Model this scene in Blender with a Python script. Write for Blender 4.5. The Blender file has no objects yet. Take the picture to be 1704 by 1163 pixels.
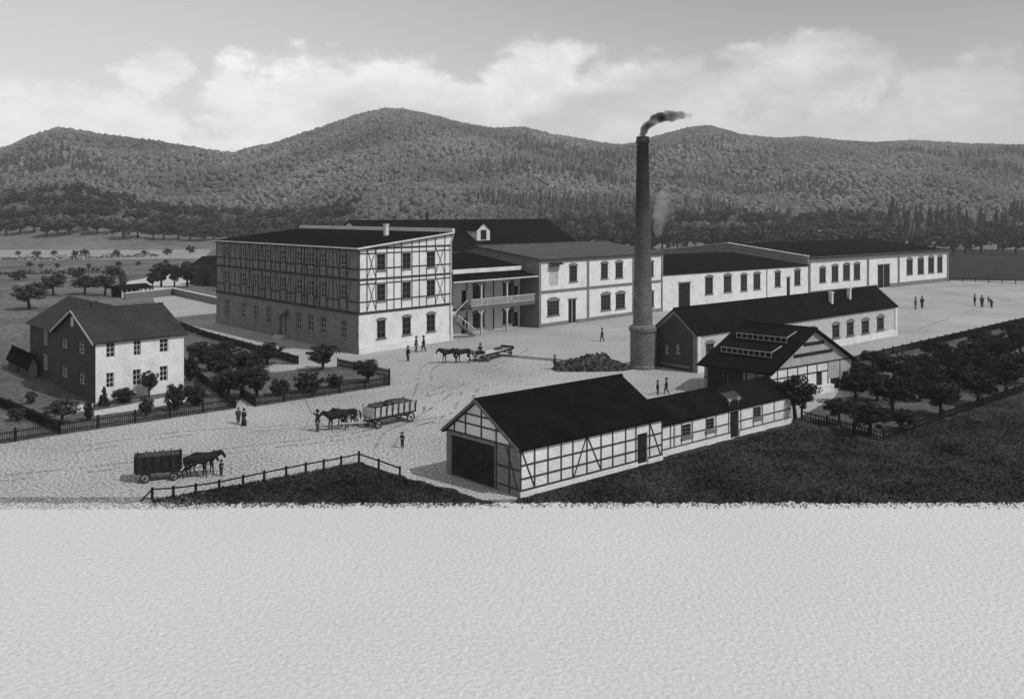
import bpy, bmesh, math, random
import numpy as np
from mathutils import Vector, Matrix, noise
random.seed(7)
F=1454.0; HC=18.0; HY=355.0; CX=852.0
scene=bpy.context.scene
col=scene.collection
def G(x,y,z=0.0):
    """ground-survey point read off the photograph: returns world x,y"""
    Y=F*(HC-z)/(y-HY); return ((x-CX)/F*Y, Y)
def ppm(y): return (y-HY)/HC
# ------------------------------------------------------------------ materials
MATS={}
def mat(name,base,var=0.25,scale=1.5,rough=0.85,bump=0.0,bscale=None,fine=0.0,fscale=8.0,kind=None,bw=0.5,bh=0.2,detail=4,spec=0.3,mortar=1.3,coord='Object'):
    m=bpy.data.materials.new(name); m.use_nodes=True
    nt=m.node_tree; n=nt.nodes; l=nt.links
    b=n['Principled BSDF']; b.inputs['Roughness'].default_value=rough
    b.inputs['Specular IOR Level'].default_value=spec
    tc=n.new('ShaderNodeTexCoord')
    def nz(s,d):
        t=n.new('ShaderNodeTexNoise'); t.inputs['Scale'].default_value=s; t.inputs['Detail'].default_value=d
        l.new(tc.outputs[coord],t.inputs['Vector']); return t.outputs['Fac']
    def math_(op,a,b_):
        t=n.new('ShaderNodeMath'); t.operation=op
        for i,v in enumerate((a,b_)):
            if isinstance(v,(int,float)): t.inputs[i].default_value=v
            else: l.new(v,t.inputs[i])
        return t.outputs[0]
    # value = base*(1+var*(n-.5)*2 + fine*(n2-.5)*2)
    v=math_('MULTIPLY',math_('SUBTRACT',nz(scale,detail),0.5),var*4)
    if fine:
        v=math_('ADD',v,math_('MULTIPLY',math_('SUBTRACT',nz(fscale,3),0.5),fine*4))
    v=math_('ADD',v,1.0)
    h=None
    if kind in('brick','tile'):
        br=n.new('ShaderNodeTexBrick'); l.new(tc.outputs['UV'],br.inputs['Vector'])
        br.inputs['Scale'].default_value=1; br.inputs['Brick Width'].default_value=bw; br.inputs['Row Height'].default_value=bh
        br.inputs['Mortar Size'].default_value=0.03 if kind=='brick' else 0.02
        br.inputs['Color1'].default_value=(1,1,1,1); br.inputs['Color2'].default_value=(.72,.72,.72,1)
        br.inputs['Mortar'].default_value=(mortar,)*3+(1,)
        bb=n.new('ShaderNodeRGBToBW'); l.new(br.outputs['Color'],bb.inputs[0])
        v=math_('MULTIPLY',v,bb.outputs[0]); h=bb.outputs[0]
    v=math_('MAXIMUM',math_('MULTIPLY',v,base),0.004)
    if kind=='soot':
        sx=n.new('ShaderNodeSeparateXYZ'); l.new(tc.outputs['Object'],sx.inputs[0])
        mr=n.new('ShaderNodeMapRange'); l.new(math_('ADD',sx.outputs[2],math_('MULTIPLY',nz(.8,4),5)),mr.inputs[0])
        mr.inputs[1].default_value=10; mr.inputs[2].default_value=24; mr.inputs[3].default_value=1; mr.inputs[4].default_value=.16
        br=n.new('ShaderNodeTexBrick'); l.new(tc.outputs['UV'],br.inputs['Vector'])
        br.inputs['Scale'].default_value=1; br.inputs['Brick Width'].default_value=.9; br.inputs['Row Height'].default_value=.27
        br.inputs['Mortar Size'].default_value=.06; br.inputs['Color1'].default_value=(1,1,1,1); br.inputs['Color2'].default_value=(.7,.7,.7,1); br.inputs['Mortar'].default_value=(.5,.5,.5,1)
        bb=n.new('ShaderNodeRGBToBW'); l.new(br.outputs['Color'],bb.inputs[0]); h=bb.outputs[0]
        v=math_('MULTIPLY',math_('MULTIPLY',v,mr.outputs[0]),bb.outputs[0])
    l.new(v,b.inputs['Base Color'])
    if bump:
        bp=n.new('ShaderNodeBump'); bp.inputs['Strength'].default_value=1.0; bp.inputs['Distance'].default_value=bump
        hh=nz(bscale or scale*3,4)
        if h is not None: hh=math_('ADD',hh,math_('MULTIPLY',h,1.0))
        l.new(hh,bp.inputs['Height']); l.new(bp.outputs[0],b.inputs['Normal'])
    MATS[name]=m; return m
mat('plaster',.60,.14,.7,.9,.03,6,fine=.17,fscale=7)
mat('plaster_old',.52,.16,.8,.9,.02,6,fine=.14,fscale=6)
mat('brick_pale',.72,.10,.7,.9,.03,8,fine=.10,fscale=6,kind='brick',bw=1.1,bh=.4,mortar=.92)
mat('brick_shaded',.165,.2,.7,.9,.03,8,fine=.16,fscale=5,kind='brick',bw=.5,bh=.17,mortar=1.15)  # brick for plinths and pilasters; on left walls its dark tone paints in shade
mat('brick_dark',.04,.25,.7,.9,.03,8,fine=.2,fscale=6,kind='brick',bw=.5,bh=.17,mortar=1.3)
mat('trim_stone',.42,.15,2,.85,fine=.1)
mat('window_frame_grey',.26,.15,2,.85)
mat('trim_dark',.14,.2,2,.85,fine=.15)
mat('track',.20,.3,.5,.95,fine=.6,fscale=3,spec=0)
mat('timber_mill',.045,.3,2,.9,spec=.05)
mat('timber_dark',.022,.3,2,.9,spec=.05)
mat('timber_grey',.10,.3,2,.8)
mat('board_dark',.022,.35,1.5,.9,.02,6,fine=.3,fscale=5,spec=.05)
mat('siding',.40,.15,1,.9,fine=.15)
mat('roof_tar',.009,.4,.5,.95,.02,4,fine=.4,fscale=4,spec=0)
mat('roof_tile',.009,.35,.6,.85,.03,4,kind='tile',bw=.5,bh=.45,mortar=.5,fine=.3,spec=0)
mat('roof_slate',.07,.25,.6,.85,.03,4,kind='tile',bw=.7,bh=.5,mortar=.5,fine=.2,spec=.2)
mat('roof_house',.035,.3,.5,.85,.03,4,kind='tile',bw=.4,bh=.35,mortar=.5,fine=.2,spec=.2)
mat('glass',.012,.2,1,.3,spec=.25)
mat('sash',.45,.1,2,.7)
mat('sash_dark',.09,.1,2,.7)
mat('metal_dark',.03,.2,3,.6)
mat('chimney_brick',.17,.25,.7,.9,.04,6,fine=.15,fscale=4,kind='soot')
mat('gravel',.31,.20,.085,.95,.07,5,fine=.85,fscale=5.2,detail=9,spec=.0)
mat('path',.40,.15,.3,.95,.03,3,fine=.4,fscale=2.6)
mat('field',.115,.4,.07,.95,fine=.7,fscale=1.0,detail=8,spec=0)
mat('stubble',.24,.2,.08,.95,fine=.45,fscale=.8)
mat('garden_soil',.08,.4,.3,.95,.04,3,fine=.7,fscale=2.2)
mat('lawn',.036,.6,.25,.95,.06,3,fine=.8,fscale=2.6,detail=6,spec=0)
mat('dark_meadow',.036,.5,.2,.95,fine=.8,fscale=1.2,spec=0)
mat('orchard_soil',.08,.4,.25,.95,fine=.5,fscale=2.2,spec=0)
mat('pale_sand',.51,.05,.06,.95,.10,4.2,fine=.13,fscale=4.5,spec=.0)
mat('hill_soil',.12,.3,.02,.95,fine=.3,fscale=.2)
mat('coal',.035,.9,1.6,.85,.08,5,fine=1.3,fscale=3,spec=.1)
mat('cloth_black',.015,.3,4,.9); mat('cloth_dark',.035,.3,4,.9); mat('cloth_grey',.07,.3,4,.9); mat('skin',.38,.1,5,.7)
mat('horse_dark',.014,.3,3,.8,spec=.15); mat('horse_grey',.09,.4,3,.7); mat('straw',.35,.2,3,.9); mat('leather',.02,.2,4,.6)
mat('bark',.035,.35,3,.95,.03,8)
mat('wood_pale',.38,.2,2,.85)
def leafmat(name,base,var=.5,scale=3.2):
    m=mat(name,base,var*1.25,scale,.9,fine=.6,fscale=13,spec=0)
    return m
leafmat('leaf_dark',.038,.7); leafmat('leaf_mid',.055,.7); leafmat('leaf_far',.06,.6); leafmat('leaf_black',.028,.7)
def treecol_mat(name):
    m=bpy.data.materials.new(name); m.use_nodes=True; nt=m.node_tree; n=nt.nodes; l=nt.links
    b=n['Principled BSDF']; b.inputs['Roughness'].default_value=.95; b.inputs['Specular IOR Level'].default_value=.05
    a=n.new('ShaderNodeAttribute'); a.attribute_name='tone'
    tc=n.new('ShaderNodeTexCoord'); t=n.new('ShaderNodeTexNoise'); t.inputs['Scale'].default_value=.55; t.inputs['Detail'].default_value=4
    l.new(tc.outputs['Object'],t.inputs['Vector'])
    m1=n.new('ShaderNodeMapRange'); l.new(t.outputs['Fac'],m1.inputs[0]); m1.inputs[1].default_value=.3; m1.inputs[2].default_value=.7; m1.inputs[3].default_value=.55; m1.inputs[4].default_value=1.45
    mm=n.new('ShaderNodeMath'); mm.operation='MULTIPLY'; l.new(a.outputs['Fac'],mm.inputs[0]); l.new(m1.outputs[0],mm.inputs[1])
    l.new(mm.outputs[0],b.inputs['Base Color']); MATS[name]=m
treecol_mat('forest_leaf')
# ------------------------------------------------------------------ mesh builder
def tagp(o,label=None,cat=None,group=None,kind=None):
    if label: o['label']=label
    if cat: o['category']=cat
    if group: o['group']=group
    if kind: o['kind']=kind
    return o
def empty(name,loc,rz=0,label=None,cat=None,group=None,scale=1.0):
    o=bpy.data.objects.new(name,None); col.objects.link(o); o.location=loc; o.rotation_euler=(0,0,rz); o.scale=(scale,)*3
    o.empty_display_size=.5
    return tagp(o,label,cat,group)
class MB:
    def __init__(s,fn=None): s.v=[]; s.f=[]; s.uv=[]; s.fn=fn; s.mi=[]; s.m=0
    def face(s,pts,uv=None):
        i=len(s.v); s.v+= [tuple(p) for p in pts]; s.f.append(tuple(range(i,i+len(pts))))
        s.uv.append(uv if uv else [(p[0]+p[1],p[2]) for p in pts]); s.mi.append(s.m)
    def hexa(s,p):
        for q in((0,3,2,1),(4,5,6,7),(0,1,5,4),(1,2,6,5),(2,3,7,6),(3,0,4,7)): s.face([p[k] for k in q])
    def box(s,x0,x1,y0,y1,z0,z1):
        s.hexa([(x0,y0,z0),(x1,y0,z0),(x1,y1,z0),(x0,y1,z0),(x0,y0,z1),(x1,y0,z1),(x1,y1,z1),(x0,y1,z1)])
    def bar(s,a,b,w,h=None,up=(0,0,1)):
        a=Vector(a);b=Vector(b);d=(b-a).normalized(); up=Vector(up)
        if abs(d.dot(up))>.98: up=Vector((1,0,0))
        r=d.cross(up).normalized()*w/2; u=r.cross(d).normalized()*(h or w)/2
        s.hexa([a-r-u,a+r-u,a+r+u,a-r+u,b-r-u,b+r-u,b+r+u,b-r+u])
    def tube(s,a,b,r0,r1,n=8,cap=True):
        a=Vector(a);b=Vector(b);d=(b-a).normalized(); up=Vector((0,0,1)) if abs(d.z)<.9 else Vector((1,0,0))
        r=d.cross(up).normalized();u=r.cross(d)
        A=[a+(r*math.cos(t)+u*math.sin(t))*r0 for t in [2*math.pi*k/n for k in range(n)]]
        B=[b+(r*math.cos(t)+u*math.sin(t))*r1 for t in [2*math.pi*k/n for k in range(n)]]
        for k in range(n):
            j=(k+1)%n; s.face([A[k],A[j],B[j],B[k]])
        if cap: s.face(A[::-1]); s.face(B)
    def lathe(s,prof,n=24,c=(0,0,0)):
        R=[[(c[0]+r*math.cos(2*math.pi*k/n),c[1]+r*math.sin(2*math.pi*k/n),c[2]+z) for k in range(n)] for r,z in prof]
        for i in range(len(prof)-1):
            for k in range(n):
                j=(k+1)%n; r=max(prof[i][0],.1); ua=2*math.pi*k/n*1.2; ub=2*math.pi*(k+1)/n*1.2
                s.face([R[i][k],R[i][j],R[i+1][j],R[i+1][k]],[(ua,prof[i][1]),(ub,prof[i][1]),(ub,prof[i+1][1]),(ua,prof[i+1][1])])
        s.face(R[-1]); s.face(R[0][::-1])
    def build(s,name,m,parent=None,smooth=False,loc=None):
        me=bpy.data.meshes.new(name)
        vs=[s.fn(p) for p in s.v] if s.fn else s.v
        me.from_pydata(vs,[],s.f)
        uvl=me.uv_layers.new(name='UVMap'); flat=[c for f in s.uv for t in f for c in t]; uvl.data.foreach_set('uv',flat)
        for x in (m if isinstance(m,(list,tuple)) else [m]): me.materials.append(MATS[x])
        if any(s.mi): me.polygons.foreach_set('material_index',s.mi)
        bm=bmesh.new(); bm.from_mesh(me); bmesh.ops.remove_doubles(bm,verts=bm.verts,dist=1e-5)
        bmesh.ops.recalc_face_normals(bm,faces=bm.faces) if len(bm.faces)<60000 and not getattr(s,'keep',False) else None
        bm.to_mesh(me); bm.free()
        if smooth: me.polygons.foreach_set('use_smooth',[True]*len(me.polygons))
        o=bpy.data.objects.new(name,me); col.objects.link(o)
        if parent: o.parent=parent
        if loc: o.location=loc
        return o
def dup(o,parent=None):
    c=o.copy(); col.objects.link(c); c.parent=parent; return c
def copy_tree(o,parent=None):
    c=o.copy(); col.objects.link(c); c.parent=parent
    for ch in o.children: copy_tree(ch,c)
    return c
# ------------------------------------------------------------------ buildings
WIN={}
def window_mesh(kind,w,h,nx,ny,arch):
    """returns meshes (frame, pane, sill, lintel); local x along wall, -y outward, origin at bottom centre"""
    key=(kind,round(w,1),round(h,1),nx,ny,arch)
    if key in WIN: return WIN[key]
    f=MB(); t=.07
    f.box(-w/2,-w/2+t,.10,.17,0,h); f.box(w/2-t,w/2,.10,.17,0,h); f.box(-w/2+t,w/2-t,.10,.17,0,t); f.box(-w/2+t,w/2-t,.10,.17,h-t,h)
    for i in range(1,nx):
        x=-w/2+w*i/nx; f.box(x-.03,x+.03,.115,.165,t,h-t)
    for i in range(1,ny):
        z=h*i/ny; f.box(-w/2+t,w/2-t,.12,.16,z-.03,z+.03)
    p=MB(); p.box(-w/2+.01,w/2-.01,.18,.21,.01,h-.01)
    s=MB(); s.box(-w/2-.16,w/2+.16,-.14,.10,-.14,0.0)
    L=MB(); n=8; sag=.16*w if arch else 0
    for i in range(n):
        a0=-1+2*i/n; a1=-1+2*(i+1)/n; ww=w/2+.16
        z0=h-.02+sag*(1-a0*a0); z1=h-.02+sag*(1-a1*a1)
        if not arch: z0=z1=h-.0
        L.hexa([(a0*ww,-.07,h-.03 if arch else h),(a1*ww,-.07,h-.03 if arch else h),(a1*ww,.0,h-.03 if arch else h),(a0*ww,.0,h-.03 if arch else h),(a0*ww,-.07,z0+.2),(a1*ww,-.07,z1+.2),(a1*ww,.0,z1+.2),(a0*ww,.0,z0+.2)])
    def me(mb,nm,m):
        o=mb.build(nm,m); d=o.data; bpy.data.objects.remove(o); return d
    r=(me(f,'window',kind),me(p,'pane','glass'),me(s,'sill','trim_dark'),me(L,'lintel','trim_dark'))
    WIN[key]=r; return r
class Building:
    def __init__(s,name,C,R,L,label,cat='building',ul=None,group=None,W=None,D=None,Cw=None,uw=None,vw=None):
        if Cw: s.C=Vector((Cw[0],Cw[1]))
        else: s.C=Vector(G(*C))
        if R: d=Vector(G(*R))-s.C; s.W=d.length; s.u=d.normalized()
        else: s.u=Vector(uw).normalized(); s.W=W
        if L: d=Vector(G(*L))-s.C; s.D=d.length; s.v=d.normalized()
        elif vw: s.v=Vector(vw).normalized(); s.D=D
        else: s.v=Vector((-s.u.y,s.u.x)); s.D=D
        if W: s.W=W
        if D: s.D=D
        s.root=empty(name,(s.C.x,s.C.y,0),0,label,cat,group); s.op={}
    def fn(s,p): q=s.u*p[0]+s.v*p[1]; return (q.x,q.y,p[2])
    def mb(s): return MB(s.fn)
    def fp(s,face,a,z,d):   # face point -> local
        if face=='front': return (a,-d,z)
        if face=='left': return (-d,a,z)
        if face=='right': return (s.W+d,a,z)
        if face=='back': return (a,s.D+d,z)
    def px(s,face,x,y):     # survey: photo pixel on a face -> (a,z)
        t,C={'front':(s.u,s.C),'left':(s.v,s.C),'right':(s.v,s.C+s.u*s.W)}[face]
        k=(x-CX)/F; a=(k*C.y-C.x)/(t.x-k*t.y); P=C+t*a
        return a, HC-(y-HY)/F*P.y
    def addop(s,face,a,z0,w,h,kind='sash_dark',nx=2,ny=3,arch=True,what='window',sill=True,lintel=True):
        s.op.setdefault(face,[]).append(dict(a=a,z0=z0,w=w,h=h,kind=kind,nx=nx,ny=ny,arch=arch,what=what,sill=sill,lintel=lintel))
    def win(s,face,cx,yt,yb,wpx,z0=None,h=None,**k):
        a,zb=s.px(face,cx,yb); _,zt=s.px(face,cx,yt); a0,_=s.px(face,cx-wpx/2,yb); a1,_=s.px(face,cx+wpx/2,yb)
        if z0 is not None: zb=z0
        s.addop(face,a,zb,abs(a1-a0),(h or zt-zb),**k)
    def walls(s,H,m,name='wall',faces=('front','left','right','back'),z0=0,poly=None,label=None):
        b=s.mb()
        mats=[m] if isinstance(m,str) else m
        for fc in faces:
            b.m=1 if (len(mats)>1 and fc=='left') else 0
            W=s.W if fc in('front','back') else s.D
            ops=[o for o in s.op.get(fc,[]) if o['z0']+.01<H and o['z0']>=z0-.001]
            xs=sorted({0,W}|{max(0,o['a']-o['w']/2) for o in ops}|{min(W,o['a']+o['w']/2) for o in ops})
            zs=sorted({z0,H}|{o['z0'] for o in ops}|{min(H,o['z0']+o['h']) for o in ops})
            for i in range(len(xs)-1):
                for j in range(len(zs)-1):
                    xc=(xs[i]+xs[i+1])/2; zc=(zs[j]+zs[j+1])/2
                    if xs[i+1]-xs[i]<1e-4 or zs[j+1]-zs[j]<1e-4: continue
                    if any(abs(xc-o['a'])<o['w']/2 and o['z0']<zc<o['z0']+o['h'] for o in ops): continue
                    b.face([s.fp(fc,xs[i],zs[j],0),s.fp(fc,xs[i+1],zs[j],0),s.fp(fc,xs[i+1],zs[j+1],0),s.fp(fc,xs[i],zs[j+1],0)],
                           [(xs[i],zs[j]),(xs[i+1],zs[j]),(xs[i+1],zs[j+1]),(xs[i],zs[j+1])])
            for o in ops:
                l,r,bt,tp=o['a']-o['w']/2,o['a']+o['w']/2,o['z0'],o['z0']+o['h']
                q=[(l,bt),(r,bt),(r,tp),(l,tp)]
                for k in range(4):
                    A=q[k];B=q[(k+1)%4]
                    b.face([s.fp(fc,A[0],A[1],0),s.fp(fc,B[0],B[1],0),s.fp(fc,B[0],B[1],-.24),s.fp(fc,A[0],A[1],-.24)])
        if poly:
            for pts in poly:
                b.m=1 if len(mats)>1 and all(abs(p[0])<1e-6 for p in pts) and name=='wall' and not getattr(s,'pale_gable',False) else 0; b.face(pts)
        b.keep=True
        o=b.build(name,mats,s.root)
        if label: o['label']=label
        return o
    def fit(s,names=('window',)):
        for fc,ops in s.op.items():
            t={'front':s.u,'left':-s.v,'right':s.v,'back':-s.u}[fc]; rz=math.atan2(t.y,t.x)
            for o in ops:
                loc=s.fn(s.fp(fc,o['a'],o['z0'],0))
                if o['what']=='window':
                    f,p,si,li=window_mesh(o['kind'],o['w'],o['h'],o['nx'],o['ny'],o['arch'])
                    w=bpy.data.objects.new('window',f); col.objects.link(w); w.parent=s.root; w.location=loc; w.rotation_euler=(0,0,rz)
                    sc=(o['w']/round(o['w'],1),1,o['h']/round(o['h'],1)) if False else (1,1,1)
                    for nm,d,ok in(('pane',p,True),('sill',si,o['sill']),('lintel',li,o['lintel'])):
                        if ok: c=bpy.data.objects.new(nm,d); col.objects.link(c); c.parent=w
                elif o['what'] in('door','gate','double_door','loading_door'):
                    w,h=o['w'],o['h']; b=MB(); nb=max(2,int(w/.22))
                    for k in range(nb): b.box(-w/2+w*k/nb+.01,-w/2+w*(k+1)/nb-.01,.10,.16,.02,h)
                    b.box(-w/2+.02,w/2-.02,.06,.098,h*.18,h*.18+.14); b.box(-w/2+.02,w/2-.02,.06,.098,h*.8,h*.8+.14)
                    b.box(-w/2,w/2,.17,.20,.0,h)
                    nm=o['what']
                    d=b.build(nm,o['kind'],s.root); d.location=loc; d.rotation_euler=(0,0,rz)
                    hb=MB(); hb.box(w*.3,w*.3+.05,.0,.06,h*.45,h*.45+.16); hb.build('handle','metal_dark',d)
                    if o['lintel']:
                        q=MB(); q.box(-w/2-.2,w/2+.2,-.08,0,h,h+.22); q.build('lintel','trim_dark',d)
                    if nm=='double_door':
                        q=MB(); q.box(-.06,.06,.03,.098,.02,h); q.build('meeting_post','sash',d)
    def hb(s,b,face,z,w,a0=0,a1=None,d=.05,z1=None):
        """horizontal beam, split at openings; z->z1 if sloping not allowed"""
        a1=a1 if a1 is not None else (s.W if face in('front','back') else s.D)
        cuts=[(o['a']-o['w']/2-.02,o['a']+o['w']/2+.02) for o in s.op.get(face,[]) if o['z0']-.01<z+w/2 and z-w/2<o['z0']+o['h']]
        segs=[(a0,a1)]
        for c0,c1 in cuts:
            n=[]
            for p,q in segs:
                if c1<=p or c0>=q: n.append((p,q))
                else:
                    if p<c0: n.append((p,c0))
                    if c1<q: n.append((c1,q))
            segs=n
        for p,q in segs:
            b.hexa([s.fp(face,p,z-w/2,-.03),s.fp(face,q,z-w/2,-.03),s.fp(face,q,z-w/2,d),s.fp(face,p,z-w/2,d),
                    s.fp(face,p,z+w/2,-.03),s.fp(face,q,z+w/2,-.03),s.fp(face,q,z+w/2,d),s.fp(face,p,z+w/2,d)])
    def vb(s,b,face,a,z0,z1,w,d=.044):
        segs=[(z0,z1)]
        for o in s.op.get(face,[]):
            if abs(a-o['a'])<o['w']/2+w/2-.02:
                n=[]; c0,c1=o['z0']-.02,o['z0']+o['h']+.02
                for p,q in segs:
                    if c1<=p or c0>=q: n.append((p,q))
                    else:
                        if p<c0: n.append((p,c0))
                        if c1<q: n.append((c1,q))
                segs=n
        for p,q in segs: s.seg(b,face,a,p,a,q,w,d)
    def seg(s,b,face,a0,z0,a1,z1,w,d=.038):
        dx,dz=a1-a0,z1-z0; L=math.hypot(dx,dz); nx,nz=-dz/L*w/2,dx/L*w/2
        q=[(a0-nx,z0-nz),(a1-nx,z1-nz),(a1+nx,z1+nz),(a0+nx,z0+nz)]
        b.hexa([s.fp(face,x,z,-.03) for x,z in q]+[s.fp(face,x,z,d) for x,z in q])
    def gable_roof(s,along,ze,zr,x0=0,x1=None,y0=0,y1=None,ov=.4,end=.3,th=.16,m='roof_tile',name='roof',mid=.5,ridge=True,label=None):
        """ridge 'x' (parallel to front) or 'y'"""
        x1=s.W if x1 is None else x1; y1=s.D if y1 is None else y1
        b=s.mb()
        if along=='x': lo,hi,e0,e1=y0,y1,x0-end,x1+end; P=lambda e,c,z:(e,c,z)
        else: lo,hi,e0,e1=x0,x1,y0-end,y1+end; P=lambda e,c,z:(c,e,z)
        c=lo+(hi-lo)*mid; sl0=(zr-ze)/(c-lo) if c>lo else 0; sl1=(zr-ze)/(hi-c) if hi>c else 0
        out=[(lo-ov,ze-ov*sl0),(c,zr),(hi+ov,ze-ov*sl1)]
        if mid>=1: out=[(lo-ov,ze-ov*sl0),(hi,zr)]
        n=len(out)
        inn=[(p,q-th) for p,q in out]; up=[(p,q+.02) for p,q in out]
        for k in range(n-1):
            A,B=up[k],up[k+1]; C_,D_=inn[k],inn[k+1]; L=math.hypot(B[0]-A[0],B[1]-A[1])
            b.face([P(e0,*A),P(e1,*A),P(e1,*B),P(e0,*B)],[(e0,0),(e1,0),(e1,L),(e0,L)])
            b.face([P(e0,*C_),P(e1,*C_),P(e1,*D_),P(e0,*D_)])
            b.face([P(e0,*A),P(e0,*B),P(e0,*D_),P(e0,*C_)]); b.face([P(e1,*A),P(e1,*B),P(e1,*D_),P(e1,*C_)])
        for k in(0,n-1): b.face([P(e0,*up[k]),P(e1,*up[k]),P(e1,*inn[k]),P(e0,*inn[k])])
        if mid<1 and ridge:
            r=.14
            b.hexa([P(e0,c-r,zr-.03),P(e1,c-r,zr-.03),P(e1,c+r,zr-.03),P(e0,c+r,zr-.03),P(e0,c-r*.5,zr+.13),P(e1,c-r*.5,zr+.13),P(e1,c+r*.5,zr+.13),P(e0,c+r*.5,zr+.13)])
        o=b.build(name,m,s.root)
        if label:o['label']=label
        return o
    def stack(s,roof,x,y,z0,z1,w=.8,m='plaster_old',name='chimney'):
        b=s.mb(); b.box(x-w/2,x+w/2,y-w/2,y+w/2,z0,z1-.18); b.box(x-w/2-.08,x+w/2+.08,y-w/2-.08,y+w/2+.08,z1-.18,z1)
        return b.build(name,m,roof)
    def part(s,b,name,m,parent=None,label=None):
        o=b.build(name,m,parent or s.root)
        if label:o['label']=label
        return o
def Z1(x,y): return 340+x/3.873,340+y/3.873
def Z2(x,y): return 700+x/4.01,350+y/4.01
def Z3(x,y): return 1060+x/4.308,370+y/4.308
def Z4(x,y): return 1360+x/4.308,370+y/4.308
def Z5(x,y): return x/3.633,440+y/3.633
def Z7(x,y): return 690+x/3.963,600+y/3.963
def Z8(x,y): return 1060+x/4.057,500+y/4.057
def Z9(x,y): return 1280+x/3.42,520+y/3.42
def winz(B,face,Z,x0,x1,y0,y1,**k):
    a=Z((x0+x1)/2,y0); c=Z((x0+x1)/2,y1); w=abs(Z(x1,0)[0]-Z(x0,0)[0]); B.win(face,a[0],a[1],c[1],w,**k)

# ---- three storey mill
B1=Building('mill_building',(597,590),(753,566),(360,537),'tall three storey half timbered mill with shaded long side and pale gable end','building')
H1=13.6
_,r3b=B1.px('front',*Z1(1140,425)); _,r3t=B1.px('front',*Z1(1140,322)); _,r2b=B1.px('front',*Z1(1140,622)); _,r2t=B1.px('front',*Z1(1140,515)); _,r1b=B1.px('front',*Z1(1140,862)); _,r1t=B1.px('front',*Z1(1140,748))
for zb,zt,ar in((r3b,r3t,False),(r2b,r2t,False),(r1b,r1t,True)):
    for x in(1141,1304,1461):
        X=Z1(x,0)[0]; B1.win('front',X,0,400,14.2,z0=zb,h=zt-zb,arch=ar,nx=2,ny=3)
for zb,zt,ar in((r3b,r3t,False),(r2b,r2t,False),(r1b,r1t,True)):
    for x in(148,252,332,412,508,608,685,765,895):
        X=Z1(x,0)[0]
        if x==508 and ar: continue
        a,_=B1.px('left',X,500); B1.addop('left',a,zb,1.45,zt-zb,arch=ar,kind='sash',nx=2,ny=3)
ad,_=B1.px('left',Z1(508,0)[0],500); B1.addop('left',ad,.35,2.2,3.1,what='double_door',kind='sash_dark')
_,zf1=B1.px('front',*Z1(1010,705)); _,zf2=B1.px('front',*Z1(1010,488))
zr1=15.3
w1=B1.walls(H1,['plaster','brick_shaded'],poly=[[(0,0,H1),(B1.W,0,H1),(B1.W,0,zr1)],[(0,B1.D,H1),(B1.W,B1.D,H1),(B1.W,B1.D,zr1)],[(B1.W,0,H1),(B1.W,B1.D,H1),(B1.W,B1.D,zr1),(B1.W,0,zr1)]])
b=B1.mb()
for z,w in((zf1,.42),(zf2,.34),(H1-.15,.3),(zf1+1.45,.2),(zf2+1.35,.2),(r2t+.16,.18),(r3t+.16,.18)): B1.hb(b,'front',z,w*.8,d=.05+w*.03)
xs=[.1]+[B1.px('front',Z1(x,0)[0],400)[0] for x in(1048,1106,1176,1222,1270,1338,1385,1432,1489,1550)]+[B1.W-.1]
for a in xs: B1.vb(b,'front',a,zf1,H1+a/B1.W*(zr1-H1)-.05,.15)
for z0,z1 in((zf1+.2,zf2-.1),(zf2+.1,H1-.2)):
    for i,j in((1,2),(9,10)):
        B1.seg(b,'front',xs[i],z0,xs[j],z1,.11,.030); B1.seg(b,'front',xs[j],z0,xs[i],z1,.11,.034)
B1.part(b,'timber_frame','timber_mill')
b=B1.mb()
for z,w in((zf1,.42),(zf2,.34),(H1-.15,.3),(zf1+1.45,.2),(zf2+1.35,.2)): B1.hb(b,'left',z,w,d=.05+w*.03)
lw=[B1.px('left',Z1(x,0)[0],500)[0] for x in(148,252,332,412,508,608,685,765,895)]
ps=sorted([a-.85 for a in lw]+[a+.85 for a in lw]+[.1,B1.D-.1]+[(lw[k]+lw[k+1])/2 for k in range(8)])
for a in ps: B1.vb(b,'left',a,zf1,H1,.18)
for z0,z1 in((zf1+.2,zf2-.1),(zf2+.1,H1-.2)):
    for k in range(9):
        a=lw[k]-1.0 if k<8 else lw[k]-1; B1.seg(b,'left',a,z0,a-.9,z1,.14,.030)
        a=lw[k]+1.0; B1.seg(b,'left',a,z0,a+.9,z1,.14,.034)
B1.part(b,'timber_frame','timber_mill')
b=B1.mb(); B1.hb(b,'front',.45,.9,d=.09); B1.part(b,'plinth','plaster'); 
b=B1.mb(); B1.hb(b,'left',.45,.9,d=.09); B1.part(b,'plinth','brick_shaded')
rf=B1.gable_roof('y',H1,zr1,mid=1,ov=.35,end=.35,th=.3,m='roof_tar')
b=B1.mb(); b.box(B1.W-.35,B1.W+.1,-.4,B1.D+.4,zr1+.03,zr1+.55); B1.part(b,'parapet','plaster_old',rf)
b=B1.mb(); b.bar((-.4,-.38,H1-.12),(B1.W+.1,-.38,zr1-.05),.06,.22); b.bar((-.42,-.4,H1-.1),(-.42,B1.D+.4,H1-.1),.06,.2); B1.part(b,'fascia','plaster_old',rf)
B1.stack(rf,11.5,9.5,14.0,16.45,.6,'plaster_old')
b=B1.mb(); b.tube((B1.W+.1,-.14,zr1-.2),(B1.W-.5,-.14,zr1-1.6),.09,.09); b.tube((B1.W-.5,-.14,zr1-1.6),(B1.W-.5,-.14,.1),.09,.09); B1.part(b,'drainpipe','trim_stone')
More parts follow.
